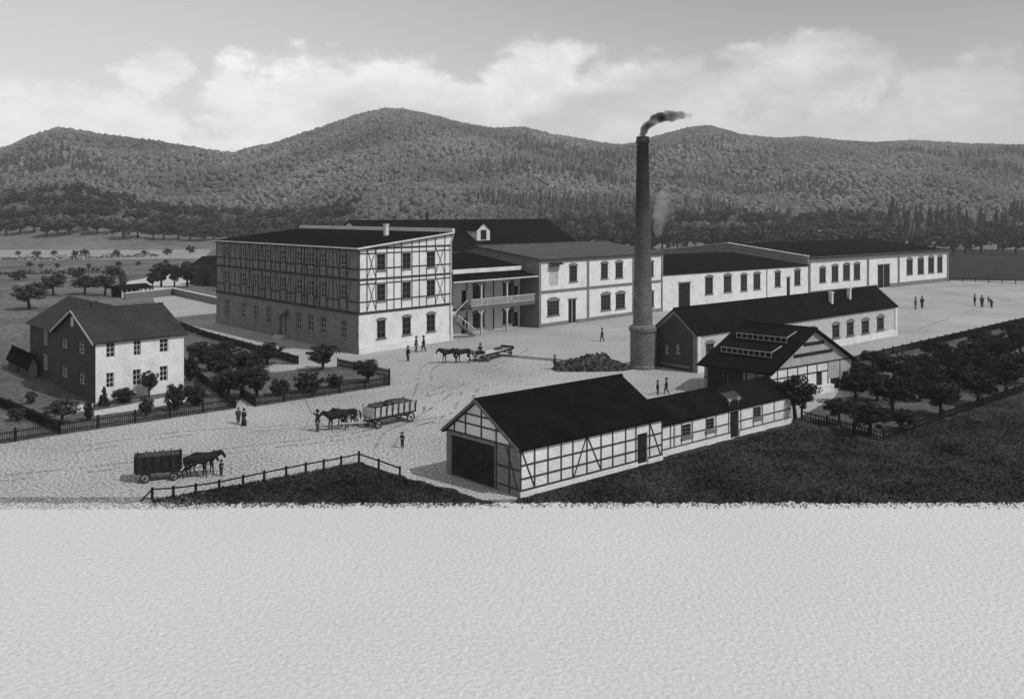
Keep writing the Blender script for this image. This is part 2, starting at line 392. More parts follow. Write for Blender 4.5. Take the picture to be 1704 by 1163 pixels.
b=B1.mb(); P=B1.fp; b.hexa([P('left',ad-1.6,3.6,0.02),P('left',ad+1.6,3.6,.02),P('left',ad+1.6,3.5,1.3),P('left',ad-1.6,3.5,1.3),P('left',ad-1.6,4.3,0.02),P('left',ad+1.6,4.3,.02),P('left',ad+1.6,3.65,1.3),P('left',ad-1.6,3.65,1.3)]); B1.part(b,'door_canopy','trim_dark')
b=B1.mb(); b.box(-1.3,-.09,ad-1.5,ad+1.5,0,.18); b.box(-.9,-.09,ad-1.4,ad+1.4,.18,.35); B1.part(b,'doorstep','trim_stone')
B1.fit()
# ---- link building with balcony
R1=B1.C+B1.u*B1.W; C3=R1+B1.v*3.7+B1.u*.05
B4C=Vector(G(896,546)); 
B3=Building('link_building',None,None,None,'low recessed building with covered balcony between mill and two storey house',Cw=(C3.x,C3.y),uw=(.70,.715),W=17.4,D=12)
for yy in(.75,4.95):
    for x0,x1 in((345,430),(540,632)):
        a,_=B3.px('front',Z2((x0+x1)/2,0)[0],500); B3.addop('front',a,yy,2.5,2.1,nx=4,ny=3,kind='sash_dark')
a,_=B3.px('front',Z2(288,0)[0],500); B3.addop('front',a,.05,1.0,2.3,what='door',kind='timber_dark',lintel=False)
a2,_=B3.px('front',Z2(290,0)[0],500); B3.addop('front',a2,4.3,1.0,2.2,what='door',kind='timber_dark',lintel=False)
a3,_=B3.px('front',Z2(680,0)[0],500); B3.addop('front',min(a3,16.3),4.3,1.3,2.2,what='door',kind='timber_dark',lintel=False); B3.addop('front',min(a3,16.3),.05,1.3,2.3,what='door',kind='timber_dark',lintel=False)
B3.walls(9.7,'plaster',poly=[[(0,0,9.7),(0,12,9.7),(0,12,11.2)],[(B3.W,0,9.7),(B3.W,12,9.7),(B3.W,12,11.2)]])
b=B3.mb()
for x in(283,486): 
    a,_=B3.px('front',Z2(x+25 if x==283 else x,0)[0],500); B3.vb(b,'front',a,.1,9.4,.22)
B3.hb(b,'front',3.7,.3); B3.part(b,'timber_frame','timber_dark')
rf=B3.gable_roof('x',9.75,11.4,mid=1,ov=.45,end=0,th=.2,m='roof_tar'); 
b=B3.mb(); b.box(0,B3.W,-.5,-.44,9.05,9.68); B3.part(b,'fascia','plaster',rf)
b=B3.mb(); b.hexa([(-.02,-3.5,8.05),(B3.W+1.2,-3.5,8.05),(B3.W+1.2,0,8.75),(-.02,0,8.75),(-.02,-3.5,8.22),(B3.W+1.2,-3.5,8.22),(B3.W+1.2,0,8.92),(-.02,0,8.92)]); cr=B3.part(b,'canopy_roof','roof_tar')
b=B3.mb(); b.box(0,B3.W+1.2,-3.6,-3.52,8.02,8.24); B3.part(b,'gutter','trim_stone',cr)
for px_ in(797,846):
    p=Vector(G(px_,557 if px_==797 else 552))-B3.C; a=p.dot(B3.u); y=-2.85
    b=B3.mb(); b.box(a-.13,a+.13,y-.13,y+.13,0,8.05)
    for zz in(8.0,3.9):
        b.bar((a,y,zz-.9),(a-.8,y,zz),.14); b.bar((a,y,zz-.9),(a+.8,y,zz),.14)
    B3.part(b,'balcony_post','wood_pale')
b=B3.mb(); b.box(4,B3.W+.4,-3.0,-.02,3.95,4.15); b.box(4,B3.W+.4,-3.06,-3.0,3.75,4.3); bal=B3.part(b,'balcony','timber_grey')
b=B3.mb(); b.box(4,B3.W+.4,-3.04,-2.96,5.3,5.42); b.box(4,B3.W+.4,-3.04,-2.96,4.36,4.44)
n=60
for k in range(n): x=4+(B3.W-3.6)*k/n; b.box(x,x+.10,-3.02,-2.98,4.44,5.3)
B3.part(b,'railing','wood_pale',bal)
b=B3.mb()
for k in range(9):
    x=4.3-k*.36; z=2.3*(k+1)/9; b.box(x-.36,x,-3.4,-2.3,z-.07,z)
for k in range(7):
    x=1.1+k*.42; z=2.4+1.6*(k+1)/7; b.box(x,x+.42,-2.2,-1.1,z-.07,z)
b.box(.1,1.1,-3.4,-1.1,2.3,2.4); b.bar((4.35,-3.44,.1),(1.0,-3.44,2.4),.08,.3); b.bar((1.1,-2.24,2.35),(4,-2.24,4.0),.08,.3)
st=B3.part(b,'staircase','timber_grey')
b=B3.mb(); b.bar((4.35,-3.44,1.1),(1.0,-3.44,3.4),.1,.14); b.bar((1.1,-2.24,3.35),(4,-2.24,5.3),.1,.14)
for k in range(6): t=k/5; b.bar((4.3-3.2*t,-3.44,.1+2.3*t),(4.3-3.2*t,-3.44,1.1+2.3*t),.07)
B3.part(b,'handrail','wood_pale',st)
B3.fit()
# ---- two storey office
B4=Building('office_building',(896,546),(1103,517.5),None,'two storey rendered building with brick pilasters just left of the tall chimney',D=20)
for x0,x1,y0,y1 in((992,1045,370,475),(1203,1250,355,455),(1300,1350,350,450),(845,925,605,700),(1203,1268,565,665),(1302,1365,555,655)):
    winz(B4,'front',Z2,x0,x1,y0,y1,nx=3 if x1-x0<70 else 4,ny=4)
winz(B4,'front',Z2,1525,1555,345,440,nx=3,ny=4); winz(B4,'front',Z2,1525,1557,545,645,nx=3,ny=4)
a,z=B4.px('front',*Z2(887,505)); _,zt=B4.px('front',*Z2(887,378)); B4.addop('front',a,z,2.1,zt-z,what='loading_door',kind='trim_stone'); ald,zld=a,zt
a,z=B4.px('front',*Z2(1011,755)); _,zt=B4.px('front',*Z2(1011,595)); B4.addop('front',a,.05,1.9,zt-.05,what='double_door',kind='board_dark')
H4=10.9
B4.walls(H4,['plaster','brick_shaded'],poly=[[(x,0,H4),(x,20,H4),(x,14,H4+1.6)] for x in(0,B4.W)])
b=B4.mb()
pil=[.25]+[B4.px('front',Z2(x,0)[0],500)[0] for x in(1116,1418)]+[B4.W-.3]
for a in pil: B4.seg(b,'front',a,0,a,H4-.5,.5,.12)
B4.part(b,'pilasters','brick_shaded')
b=B4.mb(); _,zs=B4.px('front',*Z2(800,548)); B4.hb(b,'front',zs,.42,d=.10); B4.part(b,'string_course','trim_dark')
b=B4.mb(); B4.hb(b,'front',H4-.3,.5,d=.2); B4.hb(b,'front',H4-.72,.2,d=.1); B4.part(b,'cornice','trim_dark')
b=B4.mb(); B4.hb(b,'front',.3,.6,d=.09); B4.part(b,'plinth','brick_shaded')
b=B4.mb(); b.hexa([B4.fp('front',ald-1.3,zld+.35,.9),B4.fp('front',ald+1.6,zld+.35,.9),B4.fp('front',ald+1.6,zld+.6,.02),B4.fp('front',ald-1.3,zld+.6,.02),B4.fp('front',ald-1.3,zld+.45,.9),B4.fp('front',ald+1.6,zld+.45,.9),B4.fp('front',ald+1.6,zld+.75,.02),B4.fp('front',ald-1.3,zld+.75,.02)]); B4.part(b,'door_canopy','timber_dark')
B4.gable_roof('x',H4,H4+1.6,mid=.7,ov=.45,end=.3,m='roof_slate')
B4.fit()
# ---- long single storey workshop
B5=Building('workshop_building',(1103,518),(1345,493),None,'long single storey white workshop wing with dark roof right of the tall chimney',D=40)
for x0,x1,y0,y1 in((488,545,395,515),(622,678,385,500),(743,790,378,490),(835,885,370,480),(988,1030,358,460),(1128,1172,345,450)):
    winz(B5,'front',Z3,x0,x1,y0,y1,nx=3,ny=4)
a,zt=B5.px('front',*Z3(340,435)); B5.addop('front',a,.1,3.3,zt-.1,what='gate',kind='board_dark')
a,zt=B5.px('front',*Z3(1085,398)); B5.addop('front',a,.1,1.2,zt-.1,what='door',kind='board_dark')
H5=6.8
B5.walls(H5,'plaster',poly=[[(x,0,H5),(x,40,H5),(x,20,H5+2.1)] for x in(0,B5.W)])
b=B5.mb(); 
for x in(930,): a,_=B5.px('front',Z3(x,0)[0],450); B5.vb(b,'front',a,0,H5,.3)
B5.hb(b,'front',H5-.15,.3,d=.12); B5.part(b,'cornice','trim_dark')
rf=B5.gable_roof('x',H5,H5+2.1,ov=.2,end=-.05,m='roof_tar')
for t in(.12,.26): B5.stack(rf,B5.W*t+7,20,H5+1.6,H5+3.6,1.0,'brick_dark')
B5.fit()
# ---- hall
B6=Building('machine_hall',(1345,493),(1578,468),None,'long pale hall with low dark roof and cornice at the right end of the row',D=42)
for x0,x1,y0,y1 in((15,62,330,430),(103,152,315,425),(185,235,305,415),(262,308,300,410),(640,685,268,375),(720,765,262,370),(795,838,255,362),(860,898,248,358)):
    winz(B6,'front',Z4,x0,x1,y0,y1,nx=2,ny=4)
a,zt=B6.px('front',*Z4(477,305)); B6.addop('front',a,.1,5.8,zt-.1,what='double_door',kind='board_dark')
H6=8.4
B6.walls(H6,'plaster',poly=[[(x,0,H6),(x,42,H6),(x,21,H6+2.3)] for x in(.0,B6.W)])
b=B6.mb()
for a in[.35]+[B6.px('front',Z4(x,0)[0],450)[0] for x in(362,582)]+[B6.W-.4]: B6.seg(b,'front',a,0,a,H6-.95,.8,.14)
B6.part(b,'pilasters','trim_dark')
b=B6.mb(); B6.hb(b,'front',H6-.7,.75,d=.2); n=110
B6.part(b,'frieze','trim_dark')
b=B6.mb(); B6.hb(b,'front',H6-.16,.3,d=.4); B6.part(b,'cornice','plaster_old')
b=B6.mb(); B6.hb(b,'front',.5,1.0,d=.1); B6.part(b,'plinth','brick_shaded')
rf=B6.gable_roof('x',H6,H6+2.3,ov=.5,end=.1,m='roof_tar',th=.2)
b=B6.mb(); b.hexa([(-.5,-.2,H6-1.3),(-.02,-.2,H6-1.3),(-.02,21,H6+1.0),(-.5,21,H6+1.0),(-.5,-.2,H6+.25),(-.02,-.2,H6+.25),(-.02,21,H6+2.6),(-.5,21,H6+2.6)])
b.hexa([(-.5,21,H6+1.0),(-.02,21,H6+1.0),(-.02,42.2,H6-1.3),(-.5,42.2,H6-1.3),(-.5,21,H6+2.6),(-.02,21,H6+2.6),(-.02,42.2,H6+.25),(-.5,42.2,H6+.25)])
pp=B6.part(b,'parapet','brick_shaded'); 
b=B6.mb(); b.bar((-.26,-.3,H6+.30),(-.26,21,H6+2.65),.7,.12); b.bar((-.26,21,H6+2.65),(-.26,42.3,H6+.30),.7,.12); B6.part(b,'coping','plaster',pp)
B6.fit()
# ---- rear building with big roof
vv=Vector((-.74,.67)).normalized(); uu=Vector((.66,.75)).normalized()
B2=Building('storehouse',None,None,None,'storehouse behind the mill showing only its big dark roof with a dormer',Cw=(15.2-56.4*uu.x-.3,195-56.4*uu.y-.3),uw=uu,vw=vv,W=56.7,D=19.4)
B2.walls(11.2,'plaster_old',poly=[[(x,0,11.2),(x,19.4,11.2),(x,9.7,16.5)] for x in(0,56.7)])
rf=B2.gable_roof('x',11.2,16.6,ov=.5,end=.3,m='roof_tar')
k=(795-CX)/F
# dormer on the near slope
yd=4.0; a=None
Cd=B2.C+B2.v*yd; a=(k*Cd.y-Cd.x)/(B2.u.x-k*B2.u.y); zd=11.2+5.4*(yd-1.2)/9.7
b=B2.mb(); b.box(a-1.9,a+1.9,yd-1.6,yd+3.6,zd-1.0,zd+2.0); b.face([(a-1.9,yd-1.6,zd+2),(a+1.9,yd-1.6,zd+2),(a,yd-1.6,zd+3.4)])
dm=B2.part(b,'dormer','plaster_old',rf)
b=B2.mb()
for s_ in(-1,1): b.hexa([(a,yd-2.0,zd+3.4),(a,yd+5.5,zd+3.4),(a+s_*2.5,yd+5.5,zd+1.75),(a+s_*2.5,yd-2.0,zd+1.75),(a,yd-2.0,zd+3.6),(a,yd+5.5,zd+3.6),(a+s_*2.5,yd+5.5,zd+1.95),(a+s_*2.5,yd-2.0,zd+1.95)])
B2.part(b,'dormer_roof','roof_tar',rf)
b=B2.mb(); b.box(a-.8,a+.8,yd-1.68,yd-1.61,zd,zd+1.9); B2.part(b,'dormer_window','glass',rf)
B2.stack(rf,20,10.5,16,18.2,.5,'metal_dark','flue')
# ---- boiler house
B7=Building('boiler_house',(1160,621),(1492,558),None,'long low boiler house with black roof and dark gable beside the chimney foot',D=6.4)
for x0,x1,y0,y1 in((108,160,735,825),(212,262,715,810),(318,372,705,795),(428,478,680,770),(-60,-12,765,850)):
    winz(B7,'front',Z4,x0,x1,y0,y1,nx=3,ny=3)
winz(B7,'front',Z8,465,520,290,380,nx=3,ny=3)
for x in(1110,1128): a,z=B7.px('left',x,588); B7.addop('left',a,z,.55,1.0,nx=2,ny=2,kind='sash',lintel=False)
H7=4.45; apx=B7.D/2; zr7=7.0
B7.walls(H7,['trim_stone','brick_dark'],poly=[[(0,0,H7),(0,B7.D,H7),(0,apx,zr7)],[(B7.W,0,H7),(B7.W,B7.D,H7),(B7.W,apx,zr7)]])
# recolour front to a light grey render
b=B7.mb(); B7.hb(b,'front',H7-.25,.22,d=.1); B7.hb(b,'front',.45,.9,d=.1); B7.vb(b,'front',.25,0,H7-.3,.5,d=.13); B7.vb(b,'front',B7.W-.3,0,H7-.3,.6,d=.13); B7.part(b,'plaster_bands','plaster')
b=B7.mb(); B7.seg(b,'left',.25,0,.25,H7,.5,.1); B7.seg(b,'left',B7.D-.25,0,B7.D-.25,H7,.5,.1); B7.seg(b,'left',.1,H7-.2,apx,zr7-.35,.4,.09); B7.seg(b,'left',B7.D-.1,H7-.2,apx,zr7-.35,.4,.085); B7.hb(b,'left',.5,.2,a0=1,a1=B7.D-1,d=.08); B7.part(b,'gable_trim','brick_shaded')
rf=B7.gable_roof('x',H7,zr7,ov=.18,end=.2,m='roof_tar')
for px_,yy,py in((1383,1.6,505),(1413,1.9,500)):
    Cd=B7.C+B7.v*yy; k=(px_-CX)/F; a=(k*Cd.y-Cd.x)/(B7.u.x-k*B7.u.y); zb=H7+(zr7-H7)*yy/apx; B7.stack(rf,a,yy,zb-.3,zb+1.5,.45,'plaster_old')
B7.fit()
# ---- shed with roof lights
B8=Building('gabled_shed',(1282,669),(1415,643),(1172,651.6),'boarded gabled shed with glazed roof lights in front of the boiler house',W=None)
H8=3.05; aA,zA=B8.px('front',1352,547)
winz(B8,'front',Z9,268,302,340,415,nx=2,ny=3,arch=False,lintel=False)
B8.addop('front',B8.W*.80,0.05,1.7,1.15,what='gate',kind='timber_dark',lintel=False)
for q in(.55,.8): B8.addop('left',B8.D*q,.1,2.2,2.5,what='gate',kind='board_dark',lintel=False)
_,zB=B8.px('front',*Z9(465,250)); H8b=H8
B8.walls(H8,['plaster','brick_shaded'],poly=[[(0,0,H8),(B8.W,0,H8),(aA,0,zA)],[(0,B8.D,H8),(B8.W,B8.D,H8),(aA,B8.D,zA)]])
b=B8.mb(); n=46
for k in range(n):
    a=B8.W*(k+.5)/n; zt=H8+(zA-H8)*(a/aA if a<aA else (B8.W-a)/(B8.W-aA)); z0=H8-.0 if a<B8.W*.72 else .1
    if abs(a-B8.W*.80)<.95 and z0<1.3: z0=1.3
    if zt>z0+.1: B8.seg(b,'front',a,z0,a,zt-.05,B8.W/n*.72,.06)
B8.part(b,'boarding','siding')
b=B8.mb(); B8.hb(b,'front',H8-.05,.12,d=.09); B8.hb(b,'front',H8-.95,.1,a1=B8.W*.7,d=.05)
for t in(.08,.2,.32,.44,.56,.7): B8.vb(b,'front',B8.W*t,.4,H8,.1)
B8.vb(b,'front',B8.W*.85,1.3,H8,.12,d=.09); B8.hb(b,'left',H8*.5,.12)
for t in(.05,.2,.35,.68,.93): B8.vb(b,'left',B8.D*t,.1,H8,.16)
B8.part(b,'timber_frame','timber_dark')
b=B8.mb()
for (x0,y0),(x1,y1) in(((190,183),(308,166)),((135,250),(355,214))):
    p=B8.px('front',*Z9(x0,y0)); q=B8.px('front',*Z9(x1,y1)); B8.seg(b,'front',p[0],p[1],q[0],q[1],.32,.11)
B8.part(b,'louvre_slot','timber_dark')
b=B8.mb(); b.box(B8.W*.5,B8.W*.72,-.5,-.08,0.0,.75); B8.part(b,'stone_bench','plaster')
# unequal slopes: build roof with mid at apex
rf=B8.gable_roof('y',H8,zA+.05,ov=.5,end=.5,m='roof_tar',mid=aA/B8.W)
sl=(zA-H8)/aA
for i,t in enumerate((.30,.66)):
    x=aA*t; z=H8+sl*x; b=B8.mb(); y0,y1=B8.D*.12,B8.D*.88
    b.hexa([(x-.55,y0,z-.2),(x+.9,y0,z+.3),(x+.9,y1,z+.3),(x-.55,y1,z-.2),(x-.55,y0,z+.38),(x+.9,y0,z+.86),(x+.9,y1,z+.86),(x-.55,y1,z+.38)])
    rl=B8.part(b,'roof_light','roof_tar',rf)
    b=B8.mb(); n=9
    for k in range(n+1):
        yy=y0+(y1-y0)*k/n; b.box(x-.60,x-.56,yy-.03,yy+.03,z-.1,z+.40)
    b.box(x-.62,x-.56,y0-.05,y1+.05,z+.37,z+.44); b.box(x-.61,x-.56,y0,y1,z-.1,z-.04); b.bar((x-.6,y0-.05,z+.42),(x+.92,y0-.05,z+.92),.06,.1)
    B8.part(b,'roof_light_frame','window_frame_grey',rf)
B8.fit()
# ---- low shed range
B9=Building('low_range',(1101,760),(1316,703),None,'low half timbered lean range joining the big barn to the round tree',D=4.6)
for x0,x1,y0,y1 in((305,365,835,915),(470,522,795,872),(790,838,718,790)): winz(B9,'front',Z8,x0,x1,y0,y1,nx=2,ny=3,arch=False,lintel=False)
a,_=B9.px('front',*Z8(658,900)); B9.addop('front',a,.0,1.15,2.1,what='door',kind='timber_dark',lintel=False)
H9=2.42; B9.walls(H9,'plaster',poly=[[(x,0,H9),(x,4.6,H9),(x,2.3,3.6)] for x in(0,B9.W)])
b=B9.mb(); 
for z in(.5,1.25,H9-.08): B9.hb(b,'front',z,.10)
for x in(45,130,225,300,372,466,532,618,700,785,845,925): a,_=B9.px('front',Z8(x+120 if x<150 else x,0)[0],700); B9.vb(b,'front',a,.5,H9,.09)
B9.part(b,'timber_frame','timber_grey')
b=B9.mb(); B9.hb(b,'front',.2,.42,d=.07); B9.part(b,'plinth','plaster')
rf=B9.gable_roof('x',H9,3.6,ov=.12,end=.1,m='roof_tar')
b=B9.mb(); Cd=B9.C+B9.v*1.0; k=(1217-CX)/F; a=(k*Cd.y-Cd.x)/(B9.u.x-k*B9.u.y); b.hexa([(a-.8,.6,H9+.28),(a+1.0,.6,H9+.28),(a+1.0,1.5,H9+.75),(a-.8,1.5,H9+.75),(a-.8,.6,H9+.42),(a+1.0,.6,H9+.42),(a+1.0,1.5,H9+.88),(a-.8,1.5,H9+.88)]); B9.part(b,'skylight','timber_mill',rf)
for px_ in(1218,1233): k=(px_-CX)/F; Cd=B9.C; a=(k*Cd.y-Cd.x)/(B9.u.x-k*B9.u.y); B9.stack(rf,a,.25,H9-.1,H9+.65,.02,'trim_stone','vent_pipe')
B9.fit()
# ---- barn
B10=Building('barn',(865,828),(1102,765),(743,788),'big half timbered barn with steep black roof nearest the viewer','barn')
H10=3.12; B10.pale_gable=True
a,zt=B10.px('front',*Z7(1502,545)); B10.addop('front',a,.12,1.05,2.15,what='door',kind='board_dark',lintel=False)
aG0,_=B10.px('left',*Z7(525,700)); aG1,_=B10.px('left',*Z7(240,700)); B10.addop('left',(aG0+aG1)/2,.05,abs(aG1-aG0),2.75,what='gate',kind='board_dark',lintel=False)
aA,zA=B10.px('left',795,666)
B10.walls(H10,['plaster','brick_shaded'],poly=[[(0,0,H10),(0,B10.D,H10),(0,aA,zA)],[(B10.W,0,H10),(B10.W,B10.D,H10),(B10.W,aA,zA)]])
b=B10.mb()
for z in(.42,1.15,2.0,H10-.1): B10.hb(b,'front',z,.10 if z>.5 else .12,d=.05)
px10=[B10.px('front',Z7(x,0)[0],760)[0] for x in(790,878,965,1042,1135,1228,1305,1390,1458,1548)]
for a in[.06]+px10+[B10.W-.06]: B10.vb(b,'front',a,.4,H10,.10)
B10.seg(b,'front',.15,H10-.2,px10[0],.45,.09); B10.seg(b,'front',px10[4]-.05,H10-.2,px10[3]+.1,.45,.09); B10.seg(b,'front',px10[4]+.05,H10-.2,px10[5],.45,.09); B10.seg(b,'front',px10[9],H10-.2,B10.W-.2,.45,.09)
B10.part(b,'timber_frame','timber_mill')
b=B10.mb()
zl=lambda a:H10+(zA-H10)*(a/aA if a<aA else (B10.D-a)/(B10.D-aA))
for t in(.13,.3,.5,.72,.88): a=B10.D*t; B10.vb(b,'left',a,H10-.1 if t>.3 else .1,zl(a)-.05,.11)
for z in(H10-.02,H10+.75,H10+1.4):
    f_=(z-H10)/(zA-H10); B10.hb(b,'left',z,.10,a0=aA*f_+.05,a1=B10.D-(B10.D-aA)*f_-.05)
for z in(.5,1.7): B10.hb(b,'left',z,.10,a0=0,a1=aG0-.05)
B10.seg(b,'left',.2,.5,1.2,H10-.2,.09)
B10.part(b,'timber_frame','timber_mill')
b=B10.mb(); B10.hb(b,'front',.17,.36,d=.08); B10.part(b,'plinth','plaster')
rf=B10.gable_roof('x',H10+.05,zA+.05,ov=.16,end=.25,m='roof_tile',mid=aA/B10.D)
b=B10.mb(); e=-.29
b.bar((e,-.2,H10-.12),(e,aA,zA+.0),.05,.2); b.bar((e,B10.D+.2,H10-.12),(e,aA,zA+.0),.05,.2); B10.part(b,'bargeboard','timber_grey',rf)
B10.fit()
# ---- dwelling house at left
B11=Building('dwelling_house',(159,671),(306,649),(91,641),'two storey white fronted dwelling with tiled roof inside the picket fenced garden','house')
H11=5.85; D11=B11.D; D12=B11.px('left',42,600)[0]
for x0,x1,y0,y1 in((642,695,472,562),(808,852,458,550),(965,1018,448,530),(642,690,655,745),(803,852,635,730),(965,1015,615,705)): winz(B11,'front',Z5,x0,x1,y0,y1,nx=2,ny=3,arch=False,kind='trim_stone',sill=False,lintel=False)
for x0,x1,y0,y1 in((372,408,448,505),(475,512,465,540),(372,408,615,680),(478,514,650,722)):
    winz(B11,'left',Z5,x0,x1,y0,y1,nx=2,ny=3,arch=False,kind='sash',sill=False,lintel=False)
aA=D11/2; zA=B11.px('left',118,515)[1]
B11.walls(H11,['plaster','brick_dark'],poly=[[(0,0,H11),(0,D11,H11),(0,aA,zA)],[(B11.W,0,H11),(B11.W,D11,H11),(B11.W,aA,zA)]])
a,z=B11.px('left',*Z5(438,375)); b=B11.mb(); B11.seg(b,'left',a,z,a,z+.95,.75,.05); B11.part(b,'gable_window','sash')
rf=B11.gable_roof('x',H11,zA,ov=.25,end=.35,m='roof_house')
b=B11.mb(); b.bar((-.38,-.4,H11-.25),(-.38,aA,zA-.05),.05,.18); b.bar((-.38,D11+.4,H11-.25),(-.38,aA,zA-.05),.05,.18); B11.part(b,'bargeboard','trim_stone',rf)
# rear wing: same frame, ridge running back
RW=B11.mb(); x0,x1=.5,7.6
for q in([(x0,D11),(x0,D12)],[(x1,D11),(x1,D12)],[(x0,D12),(x1,D12)]):
    (xa,ya),(xb,yb)=q; RW.face([(xa,ya,0),(xb,yb,0),(xb,yb,H11),(xa,ya,H11)])
xm=(x0+x1)/2; zW=zA+.15
B11.part(RW,'rear_wing','brick_dark')
b=B11.mb(); yb=D12; hip=yb-1.6
o_=.45; ze=H11-o_*(zW-H11)/(xm-x0)
for s_,xx in((-1,x0-o_),(1,x1+o_)):
    b.face([(xx,aA,ze),(xx,yb+o_,ze),(xm,hip,zW),(xm,aA,zW)],[(0,0),(8,0),(8,5),(0,5)])
b.face([(x0-o_,yb+o_,ze),(x1+o_,yb+o_,ze),(xm,hip,zW)],[(0,0),(8,0),(4,5)])
b.face([(x0-o_,aA,ze-.02),(x1+o_,aA,ze-.02),(x1+o_,yb+o_,ze-.02),(x0-o_,yb+o_,ze-.02)])
B11.part(b,'wing_roof','roof_house')
a,z=B11.px('left',*Z5(250,545)); f,p,si,li=window_mesh('sash',1.0,1.6,2,3,False)
for zz in(1.0,3.7):
    w=bpy.data.objects.new('window',f); col.objects.link(w); w.parent=B11.root; w.location=B11.fn((x0-.19,a,zz)); w.rotation_euler=(0,0,math.atan2(-B11.v.y,-B11.v.x))
    c=bpy.data.objects.new('pane',p); col.objects.link(c); c.parent=w
B11.stack(rf,2.2,aA+.9,zA-.8,zA+.7,.55,'brick_dark')
B11.fit()
# small lean-to left of the house
X=Building('outbuilding',(48,630),(62,626),(14,612),'small dark roofed outbuilding at the left edge behind the dwelling','shed')
X.walls(1.5,['plaster_old','brick_dark'],poly=[[(0,0,1.5),(X.W,0,1.5),(X.W/2,0,2.3)]]) 
X.gable_roof('y',1.5,2.4,ov=.3,end=.3,m='roof_tar')
b=X.mb(); X.seg(b,'left',X.D*.5,.1,X.D*.5,1.3,.7,.05); X.part(b,'door','board_dark')
# barn-like roof behind mill's left end
X=Building('rear_barn',(362,478),(420,472),(322,474),'dark roofed barn half hidden behind the far left corner of the mill','barn',D=13)
X.walls(4.4,['brick_dark','brick_dark'],poly=[[(0,0,4.4),(0,X.D,4.4),(0,X.D/2,7.2)],[(X.W,0,4.4),(X.W,X.D,4.4),(X.W,X.D/2,7.2)]])
X.gable_roof('x',4.4,7.2,ov=.6,end=.5,m='roof_tar')
b=X.mb(); X.seg(b,'left',X.D*.4,.1,X.D*.4,3.2,2.4,.06); X.part(b,'door','board_dark')
# open shed with posts
X=Building('open_shed',(203,496),(252,492),None,'low open shed on pale posts in the field left of the mill','shed',D=5)
b=X.mb()
for k in range(7):
    for y in(.2,4.8): x=.2+(X.W-.4)*k/6; b.box(x-.14,x+.14,y-.14,y+.14,0,2.0)
X.part(b,'posts','plaster_old'); b=X.mb(); b.box(.3,X.W-.3,4.5,4.62,0,1.8); X.part(b,'back_wall','board_dark')
X.gable_roof('x',2.0,2.5,ov=.4,end=.3,m='roof_tar',th=.2)
# low walls round the lot
def lowwall(name,pts,h,w,label,m='trim_dark',cap='plaster_old'):
    P=[Vector(G(*p)) for p in pts]; r=empty(name,(P[0].x,P[0].y,0),0,label,'wall')
    for a_,c_,z0,z1,mm,nm in((0,w,0,h,m,'wall_body'),(0,w+.16,h+.002,h+.16,cap,'coping')):
        b=MB()
        for i in range(len(P)-1):
            A=P[i]-P[0];B=P[i+1]-P[0]; d=(B-A).normalized()*(.07 if nm=='coping' else 0)*i
            b.bar((A.x,A.y,(z0+z1)/2-.001*i),(B.x,B.y,(z0+z1)/2-.001*i),c_,z1-z0)
        b.build(nm,mm,r)
lowwall('yard_wall',[(207,499),(288,490),(362,507)],1.3,.4,'low coped wall with an angled corner enclosing the lot behind the mill')
# ------------------------------------------------------------------ factory chimney
cy=G(1069.5,612)
b=MB(); prof=[(1.62,0),(1.62,.25),(1.45,.4),(1.45,4.2),(1.6,4.35),(1.6,4.75),(1.42,4.9),(1.15,5.05)]
ch=empty('factory_chimney',(cy[0],cy[1],0),0,'tall tapering round brick factory chimney with smoke rising from its top','chimney')
b.lathe(prof,32); b.build('base','chimney_brick',ch)
b=MB(); b.lathe([(1.14-.47*k/24,5.05+(26.1-5.05)*k/24) for k in range(25)],32); b.build('shaft','chimney_brick',ch)
b=MB(); b.lathe([(.67,26.1),(.8,26.25),(.8,26.45),(.74,26.55),(.74,26.9),(.5,26.9)],32); b.build('crown','metal_dark',ch)
